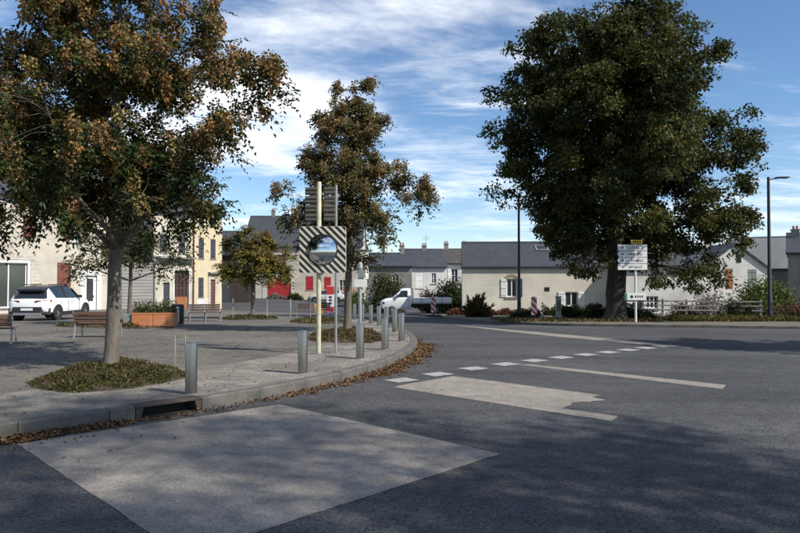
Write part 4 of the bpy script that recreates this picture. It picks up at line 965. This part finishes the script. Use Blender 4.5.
# ------------------------------------------------------------------ vehicles
def mirror_y(sec): return sec
def car_wheels(root, xs, half, rad, wid, z0=0):
    for x in xs:
        for s in (-1, 1):
            w = empty_mesh = MB()
            y0 = s*half
            w.lathe([(rad*.6,-wid/2),(rad*.93,-wid/2),(rad,-wid*.35),(rad,wid*.35),(rad*.93,wid/2),(rad*.6,wid/2)], 28, caps=False)
            o = w.build('wheel', M['tyre'], root, auto=40); o.matrix_local = Matrix.Translation((x, y0, z0+rad)) @ Matrix.Rotation(R(90), 4, 'X')
            rim = MB(); rim.lathe([(rad*.64,-wid*.42),(rad*.66,-wid*.3),(rad*.66,wid*.3),(rad*.64,wid*.42)], 24, caps=False)
            rim.lathe([(.05,-wid*.46),(.05,wid*.46)], 10)
            for k in range(5):
                a = 2*math.pi*k/5; Mx = Matrix.Rotation(a, 4, 'Z')
                rim.box(.03,-.035,-wid*.44,rad*.65,.035,-wid*.36,Mx); rim.box(.03,-.035,wid*.36,rad*.65,.035,wid*.44,Mx)
            rim.build('rim', M['alloy'], o)
            MB().lathe([(rad*.63,-wid*.3),(rad*.63,wid*.3)], 20).build('brake_disc', M['plastic'], o)
def suv(loc, rz, label, paint, roofm, group=None):
    """x forward, 4.45 m long"""
    r = empty('parked_car', loc, rz, label, 'car', group)
    # station: x, half width, sill z, belt z, and crown inset at the shoulder
    st = [(-2.2,.62,.52,.86),(-2.16,.80,.42,.98),(-2.0,.90,.36,1.03),(-1.4,.925,.33,1.04),(-.5,.925,.33,1.02),(.6,.925,.33,1.0),(1.25,.92,.33,.985),(1.7,.89,.34,.93),(2.05,.80,.38,.84),(2.2,.62,.45,.72)]
    b = MB(); secs = []
    for x, w, z0, zb in st:
        zm = z0+(zb-z0)*.55
        half = [(w*.80,z0),(w*.97,z0+.06),(w,zm-.08),(w*.985,zm+.1),(w*.95,zb-.06),(w*.86,zb)]
        sec = [(x,a,z) for a, z in half] + [(x,0,zb+.02)] + [(x,-a,z) for a, z in reversed(half)] + [(x,0,z0-.01)]
        secs.append(sec)
    b.loft(secs); body = b.build('body', paint, r, auto=50)
    # greenhouse
    gs = [(-2.10,.72,.985,.99,.70),(-1.85,.78,1.02,1.36,.62),(-1.5,.80,1.035,1.53,.60),(-.6,.80,1.02,1.60,.61),(.1,.80,1.01,1.57,.60),(.55,.79,1.0,1.42,.62),(1.15,.74,.985,1.01,.70)]
    b = MB(); secs = []
    for x, wb, zb, zt, wt in gs:
        secs.append([(x,wb,zb-.04),(x,wb*.985,zb+.01),(x,wt,zt-.03),(x,wt*.85,zt),(x,-wt*.85,zt),(x,-wt,zt-.03),(x,-wb*.985,zb+.01),(x,-wb,zb-.04)])
    b.loft(secs); b.build('glazing', M['stain_glass'], r, auto=35)
    b = MB(); secs = []
    for x, w, z in ((-1.98,.60,1.40),(-1.75,.62,1.475),(-1.4,.625,1.555),(-.6,.635,1.622),(.1,.625,1.592),(.42,.60,1.50)):
        secs.append([(x,w,z-.05),(x,w*.93,z),(x,0,z+.015),(x,-w*.93,z),(x,-w,z-.05)])
    b.loft(secs); rf_ = b.build('roof', roofm, r, auto=40)
    for s in (-1,1):
        MB().tube([(-1.5,s*.55,1.58),(-1.45,s*.55,1.635),(.0,s*.56,1.66),(.1,s*.56,1.6)], .02, 6).build('roof_rail', M['plastic'], rf_)
        # pillars laid over the glass
        b = MB(); b.loft([[(-2.02,s*.775,1.0),(-1.35,s*.815,1.03),(-1.35,s*.835,1.03),(-2.02,s*.795,1.0)],[(-1.78,s*.63,1.40),(-1.62,s*.625,1.47),(-1.62,s*.645,1.47),(-1.78,s*.65,1.40)]]); b.build('rear_pillar', paint, r)
        b = MB(); b.tube([(-.35,s*.80,1.0),(-.42,s*.625,1.57)], .035, 6); b.build('door_pillar', M['plastic'], r)
        b = MB(); b.tube([(1.12,s*.74,.99),(.5,s*.63,1.45)], .035, 6); b.build('front_pillar', roofm, r)
        b = MB(); b.box(.62,min(s*.84,s*1.02),1.0,.82,max(s*.84,s*1.02),1.14); b.build('wing_mirror', M['carblack'], r, bevel=.03)
        b = MB(); b.loft([[(-2.215,s*.34,.86),(-2.235,s*.34,.92),(-2.2,s*.34,.94)],[(-2.14,s*.76,.84),(-2.16,s*.77,.95),(-2.12,s*.76,.97)],[(-1.86,s*.905,.87),(-1.86,s*.91,.96),(-1.88,s*.90,.97)]]); b.build('tail_light', M['redlamp'], r)
        b = MB(); b.loft([[(2.14,s*.4,.70),(2.17,s*.4,.76),(2.1,s*.4,.78)],[(1.9,s*.84,.74),(1.9,s*.84,.82),(1.86,s*.83,.84)]]); b.build('headlight', M['glass'], r)
        for xw in (-1.32,1.36):
            b = MB(); n = 14; p0 = []; 
            secs = []
            for i in range(n+1):
                a = math.pi*i/n; c_, s_ = math.cos(a), math.sin(a)
                secs.append([(xw+.36*c_,s*.86,.34+.36*s_),(xw+.36*c_,s*.937,.34+.36*s_),(xw+.43*c_,s*.937,.33+.43*s_),(xw+.43*c_,s*.86,.33+.43*s_)])
            b.loft(secs); b.build('wheel_arch', M['plastic'], r)
            MB().lathe([(.365,0),(.365,.02)], 24).build('arch_shade', M['dark'], r).matrix_local = Matrix.Translation((xw, s*.915+.01, .345)) @ Matrix.Rotation(R(90),4,'X')  # solid dark disc, paints the shade in the wheel arch
        MB().box(-.92,min(s*.9,s*.935),.24,.96,max(s*.9,s*.935),.42).build('sill_trim', M['plastic'], r, bevel=.02)
        for xd in (.72,-.38): MB().box(xd-.004,min(s*.915,s*.9285),.45,xd+.004,max(s*.915,s*.9285),.97).build('door_gap', M['dark'], r)
        for xd in (.0,-1.0): MB().box(xd-.1,min(s*.9,s*.945),.84,xd+.08,max(s*.9,s*.945),.875).build('door_handle', paint, r, bevel=.008)
    b = MB(); b.loft([[(-2.235,-.6,.4),(-2.235,.6,.4),(-2.22,.6,.66),(-2.22,-.6,.66)],[(-2.0,-.93,.3),(-2.0,.93,.3),(-2.0,.93,.6),(-2.0,-.93,.6)]]); b.build('rear_bumper', M['plastic'], r)
    MB().box(-2.255,-.26,.5,-2.238,.26,.61).build('number_plate', M['signwhite'], r)
    MB().box(-2.24,-.62,.29,-2.0,.62,.4).build('diffuser', M['galv'], r, bevel=.02)
    b = MB(); b.box(2.05,-.7,.3,2.22,.7,.55); b.build('front_bumper', M['plastic'], r, bevel=.05)
    MB().box(-2.06,-.55,1.40,-1.9,.55,1.44).build('spoiler', roofm, r, bevel=.015)
    car_wheels(r, (-1.32, 1.36), .835, .345, .22)
    return r
suv((-16.43, 31.25, zg(-16.4,31)+PZ), R(91), 'white car with black roof parked before the cream stone house', M['carwhite'], M['carblack'])
M['cargreen'] = pmat('car_dark_green', (.03,.045,.04), (.03,.042,.038), 2, .3, spec=.6); M['cargrey'] = pmat('car_pale_grey', (.42,.43,.43), (.4,.41,.41), 2, .3, spec=.6)
for x, y, p, a, l in [(-8.9,80,M['cargrey'],183,'far pale grey car parked behind the mirror post')]:
    suv((x, y, zg(x,y)), R(a), l, p, p)

def truck(loc, rz):
    r = empty('truck', loc, rz, 'white flatbed pickup truck parked across the street', 'truck')
    b = MB(); secs = []                          # x forward
    for x, w, z0, z1 in ((2.75,.80,.55,.95),(2.68,.92,.45,1.12),(2.3,.98,.42,1.28),(1.75,1.0,.42,1.38),(1.2,1.0,.42,1.42),(.35,1.0,.45,1.42)):
        secs.append([(x,w*.9,z0),(x,w,z0+.15),(x,w,z1-.12),(x,w*.86,z1),(x,-w*.86,z1),(x,-w,z1-.12),(x,-w,z0+.15),(x,-w*.9,z0)])
    b.loft(secs); b.build('cab', M['carwhite'], r, auto=45)
    b = MB(); secs = []
    for x, w, zt in ((1.85,.86,1.40),(1.1,.80,2.06),(.8,.80,2.14),(.36,.82,2.14)):
        secs.append([(x,.97,1.36),(x,w,zt-.05),(x,w*.88,zt),(x,-w*.88,zt),(x,-w,zt-.05),(x,-.97,1.36)])
    b.loft(secs); b.build('cab_roof', M['carwhite'], r, auto=45)
    for s in (-1,1):
        ys = sorted((s*.88, s*.955)); 
        b = MB(); b.loft([[(1.5,s*.968,1.44),(.62,s*.968,1.44),(.62,s*.86,1.96),(1.12,s*.86,1.96)],[(1.5,s*.98,1.44),(.62,s*.98,1.44),(.62,s*.872,1.96),(1.12,s*.872,1.96)]]); b.build('side_window', M['stain_glass'], r)
        MB().box(1.45,min(s*1.0,s*1.2),1.35,1.55,max(s*1.0,s*1.2),1.68).build('wing_mirror', M['plastic'], r, bevel=.03)
        MB().box(2.5,min(s*.6,s*.96),.86,2.66,max(s*.6,s*.96),1.05).build('headlight', M['glass'], r, bevel=.02)
        MB().box(.5,min(s*.99,s*1.008),.5,.51,max(s*.99,s*1.008),1.4).build('door_gap', M['dark'], r)
        MB().box(.62,min(s*.99,s*1.02),1.18,.8,max(s*.99,s*1.02),1.22).build('door_handle', M['plastic'], r)
        MB().box(-3.0,min(s*.95,s*1.0),.98,.12,max(s*.95,s*1.0),1.36).build('side_board', M['carwhite'], r, bevel=.01)
        for x in (-2.2,-1.3,-.5): MB().box(x-.03,min(s*1.001,s*1.02),.97,x+.03,max(s*1.001,s*1.02),1.37).build('stake_post', M['galv'], r)
    b = MB(); b.loft([[(1.83,-.8,1.46),(1.83,.8,1.46),(1.13,.74,2.02),(1.13,-.74,2.02)],[(1.86,-.8,1.47),(1.86,.8,1.47),(1.16,.74,2.03),(1.16,-.74,2.03)]]); b.build('windscreen', M['stain_glass'], r)
    MB().box(-3.02,-.95,.86,.12,.95,.97).build('bed', M['galv'], r); MB().box(-3.04,-.95,.98,-3.0,.95,1.36).build('tailgate', M['carwhite'], r)
    hb = MB()
    for y in (-.9,-.45,0,.45,.9): hb.box(.13,y-.025,.97,.18,y+.025,2.15)
    for z in (1.4,1.8,2.12): hb.box(.13,-.93,z,.18,.93,z+.05)
    hb.build('headboard', M['galv'], r)
    MB().box(-2.9,-.4,.55,.3,.4,.85).build('chassis', M['plastic'], r); MB().box(2.6,-.85,.38,2.8,.85,.6).build('front_bumper', M['plastic'], r, bevel=.04)
    MB().box(-.9,-.98,.45,-.1,-.7,.85).build('tool_box', M['plastic'], r, bevel=.02)
    car_wheels(r, (1.9,-1.75), .88, .36, .24); r.scale = (.92,.92,.92)
truck((1.05, 50.6, zg(1.3,50)), R(186))

# poster totem and orange bin in the far street
r = empty('advert_panel', (-5.9, 56, zg(-5.9,56)), 0, 'red and white upright advertising panel right of the mirror post', 'advert panel')
MB().box(-.32,-.06,.1,.32,.06,2.3).build('body', M['signwhite'], r, bevel=.02); MB().box(-.32,-.075,1.6,.32,-.061,2.28).build('top_panel', M['signred'], r); MB().box(-.32,-.075,.12,.32,-.061,.55).build('bottom_panel', M['signred'], r)
for k in range(3): MB().box(-.12,-.07,.75+k*.26,.12,-.061,.92+k*.26).build('letter', M['signblack'], r)
MB().box(-.25,-.12,-.05,.25,.12,.1).build('foot', M['galv'], r)
r = empty('grit_bin', (-6.5, 53, zg(-6.5,53)), R(10), 'small orange grit bin beyond the single seat bench', 'bin')
MB().loft([[(-.3,-.25,0),(.3,-.25,0),(.3,.25,0),(-.3,.25,0)],[(-.36,-.3,.6),(.36,-.3,.6),(.36,.3,.6),(-.36,.3,.6)]]).build('body', M['orange'], r); MB().loft([[(-.38,-.32,.6),(.38,-.32,.6),(.38,.32,.6),(-.38,.32,.6)],[(-.3,-.1,.78),(.3,-.1,.78),(.3,.25,.78),(-.3,.25,.78)]]).build('lid', M['orange'], r)

# ------------------------------------------------------------------ fences, shrubs and verge plants
def rail_fence(p0, p1, n, label):
    p0, p1 = Vector(p0), Vector(p1); d = p1-p0; ang = math.atan2(d.y, d.x); l = d.length
    z = zg(*((p0+p1)/2))+.11
    r = empty('rail_fence', (p0.x, p0.y, z), ang, label, 'fence')
    for i in range(n+1):
        x = l*i/n; MB().box(x-.05,-.05,-.25,x+.05,.05,1.0).build('post', M['concrete'], r, bevel=.012)
    for zz_ in (.45,.68,.9): MB().box(-.1,-.078,zz_-.035,l+.1,-.052,zz_+.035).build('rail', M['concrete'], r)
rail_fence((11.3, 34.6), (18.0, 33.0), 6, 'pale three rail fence in front of the low white building')
def brick_wall(p0, p1, h, label):
    p0, p1 = Vector(p0), Vector(p1); d = p1-p0; l = d.length
    r = empty('garden_wall', (p0.x, p0.y, zg(p0.x,p0.y)+.1), math.atan2(d.y,d.x), label, 'wall')
    MB().box(0,0,-.3,l,.22,h).build('wall', M['plaster_g'], r)
    n = int(l/.4)
    for i in range(n): MB().box(i*l/n+.005,-.03,h+.001,(i+1)*l/n-.005,.25,h+.09).build('coping_brick', M['brickred'], r)
brick_wall((17.6, 34.6), (30, 33.2), .62, 'low grey garden wall with red brick coping at right')

def bush(name, loc, label, rx, ry, rz, n, leaf, cols, w, seed, upright=False, cat='shrub', nstem=7):
    rg = np.random.default_rng(seed); r = empty(name, loc, 0, label, cat)
    tips = unit(rg, max(30, n//25)); tips[:,2] = np.abs(tips[:,2]); tips *= (rg.uniform(.45,1.08,(len(tips),1))); tips *= np.array([rx,ry,rz])
    b = MB()
    for t in tips[:nstem*3]:
        q = Vector(t); b.tube([(q.x*.1,q.y*.1,-.05),(q.x*.5,q.y*.5,q.z*.55),tuple(q)], [.03,.018,.006], 4, False)
    b.build('stems', M['bark2'], r)
    per = n//len(tips)
    if upright:
        base = np.repeat(tips, per, 0)*rg.uniform(.25,1,(len(tips)*per,1)); o = unit(rg,len(base))*.05
        D = base/ (np.linalg.norm(base,axis=1,keepdims=True)+1e-6) + unit(rg,len(base))*.35
    else:
        base = np.repeat(tips, per, 0); o = unit(rg,len(base))*(rg.random((len(base),1))**.5)*max(rx,rz)*.24; D = unit(rg,len(base))
    P = base+o; P[:,2] = np.maximum(P[:,2], .03)
    m = len(P); C = palette(rg, m, cols, w, .15)*(1+.15*np.repeat(rg.normal(size=(len(tips),1)),per,0))
    leaf_mesh('foliage', P, D, unit(rg,m)+np.array([0,0,.5]), leaf*rg.uniform(.7,1.3,m), leaf*(.25 if upright else .6), np.clip(C,.003,1), M['leaf'], r)
    return r
def gz(x, y, o=.1): return (x, y, zg(x,y)+o)
DG = [(.035,.05,.016),(.05,.06,.02),(.025,.036,.013)]; LG = [(.10,.13,.03),(.075,.105,.022),(.13,.15,.045)]; RB = [(.10,.04,.03),(.075,.045,.028),(.12,.07,.03)]
bush('shrub', gz(4.35,54.5), 'large round dark green bush behind the flatbed truck', 1.5,1.3,2.5, 5200,.2, DG,[3,2,2],61)
bush('shrub', gz(-13.1,82,0), 'low dark green shrub right of the red garage door', 1.3,.6,.75, 1400,.16, DG,[3,2,2],76)
bush('shrub', gz(-15.6,83,0), 'low silvery shrub at the foot of the red garage door', 1.1,.5,.6, 1100,.15, [(.28,.27,.24),(.2,.21,.17),(.12,.14,.08)],[3,3,2],77)
bush('shrub', gz(2.3,55.2), 'reddish bush behind the truck cab', .8,.8,1.8, 1800,.17, RB,[2,2,1],62)
bush('shrub', gz(6.0,52.5), 'small dark bush at the corner of the long cottage', .6,.6,2.0, 1500,.17, DG,[2,3,2],63)
bush('shrub', gz(-1.2,57), 'tall loose green shrub behind the mirror tree', 1.5,1.2,3.3, 4500,.2, [(.06,.075,.025),(.045,.06,.02),(.09,.085,.03)],[3,3,2],64)
bush('shrub', gz(-3.4,52), 'bright green shrub between the trunk and the signpost', .8,.8,1.7, 1800,.16, [(.08,.11,.03),(.06,.09,.025),(.1,.11,.035)],[2,2,1],75)
bush('shrub', gz(4.4,37.5), 'spiky brownish shrub in front of the long cottage', .85,.7,1.25, 2200,.3, [(.10,.085,.03),(.075,.075,.026),(.14,.085,.035)],[3,3,2],65, True)
bush('shrub', gz(19.3,35.2), 'bright green bush behind the lamp at right', 1.9,1.2,2.0, 6000,.15, LG,[3,3,2],66)
bush('shrub', gz(16.6,35.6), 'pinkish white flowering bush by the gabled house', .95,.8,1.35, 2400,.12, [(.34,.27,.27),(.22,.18,.17),(.12,.10,.06)],[3,3,2],67)
bush('shrub', gz(15.3,35.9), 'low rusty brown bush left of the flowering bush', .7,.6,.75, 1200,.12, RB,[2,2,3],68)
bush('shrub', gz(21.5,33.6), 'russet hedge below the bright green bush', 2.6,.5,.7, 3400,.13, [(.12,.05,.035),(.085,.055,.03),(.06,.055,.025)],[3,2,2],69)
bush('shrub', gz(17.0,33.2), 'dark evergreen clump at the foot of the right lamp', 1.0,.5,.75, 1800,.12, DG,[3,2,3],70)
for i, (x, y, rx, h, l) in enumerate([(8.9,34.6,.8,.6,'low dark plant right of the utility post'),(9.4,32.0,.55,.75,'dark suckers growing left of the big trunk'),(10.9,32.0,.8,.8,'dark bush growing right of the big trunk'),(6.9,35.8,1.0,.45,'low plants at the foot of the left lamp'),(12.3,33.6,.9,.35,'low green plant under the three rail fence')]):
    bush('shrub', gz(x,y), l, rx,.5,h, 1300,.13, DG+[(.09,.06,.03)],[3,2,3,1], 80+i)
def flowerbed(x0, x1, y, cols, w, label, seed, n=2600, h=.42, dy=.45):
    rg = np.random.default_rng(seed); X = rg.uniform(x0,x1,n); Y = y+rg.uniform(-dy,dy,n)
    Z = np.array([zg(a,c) for a,c in zip(X,Y)])+.11+rg.random(n)*h*(.5+.5*np.sin(X*3.1)**2)
    o = leaf_mesh('flower_bed', np.column_stack([X,Y,Z]), unit(rg,n)+np.array([0,0,.5]), unit(rg,n)+np.array([0,0,.5]), .12*rg.uniform(.6,1.4,n), .07, palette(rg,n,cols,w,.2), M['leaf'])
    tag(o, label, 'flower bed', None, 'stuff')
flowerbed(3.0, 8.6, 41.5, [(.20,.05,.035),(.12,.06,.03),(.06,.06,.02)], [3,2,2], 'red flowering strip along the foot of the long cottage', 91, 4200)
flowerbed(8.6, 14.5, 40.0, [(.05,.055,.02),(.09,.055,.03),(.04,.045,.018)], [3,2,2], 'dark leafy strip behind the big trunk', 92, 4200, .7)
flowerbed(12.5, 18.5, 30.9, [(.09,.095,.025),(.12,.10,.03),(.06,.07,.02),(.18,.11,.03)], [3,3,3,1.5], 'rough grass strip in front of the three rail fence', 93, 5200, .22, 1.1)
flowerbed(18.0, 30.0, 30.2, [(.06,.065,.022),(.09,.08,.03),(.045,.05,.018)], [3,3,3], 'rough grass with shade put into its colours at the right end of the verge', 94, 5200, .22, 1.3)  # darker copy of the grass palette, shade worked into the leaf colours
flowerbed(4.5, 12.0, 31.0, [(.11,.08,.035),(.08,.07,.03),(.15,.09,.04)], [3,3,2], 'dry leaves and weeds on the verge by the big tree', 95, 2600, .08, 1.6)

# far hills
b = MB(); K = 64
for i in range(K+1):
    x = -900+1800*i/K; h = 18+14*math.sin(i*.35)+7*math.sin(i*.9+1)+ (10 if x > 200 else 0)
    for y, z in ((700,-3),(760,h*.6),(840,h),(1100,h*.7)): b.v.append((x, y, z))
for i in range(K):
    for j in range(3): b.f.append((i*4+j,(i+1)*4+j,(i+1)*4+j+1,i*4+j+1))
M['hill'] = pmat('wooded_hill', (.035,.05,.03), (.05,.06,.035), .02, .95)
tag(b.build('hills', M['hill'], None, True), kind='structure')

scene.render.resolution_x = 1024; scene.render.resolution_y = 682
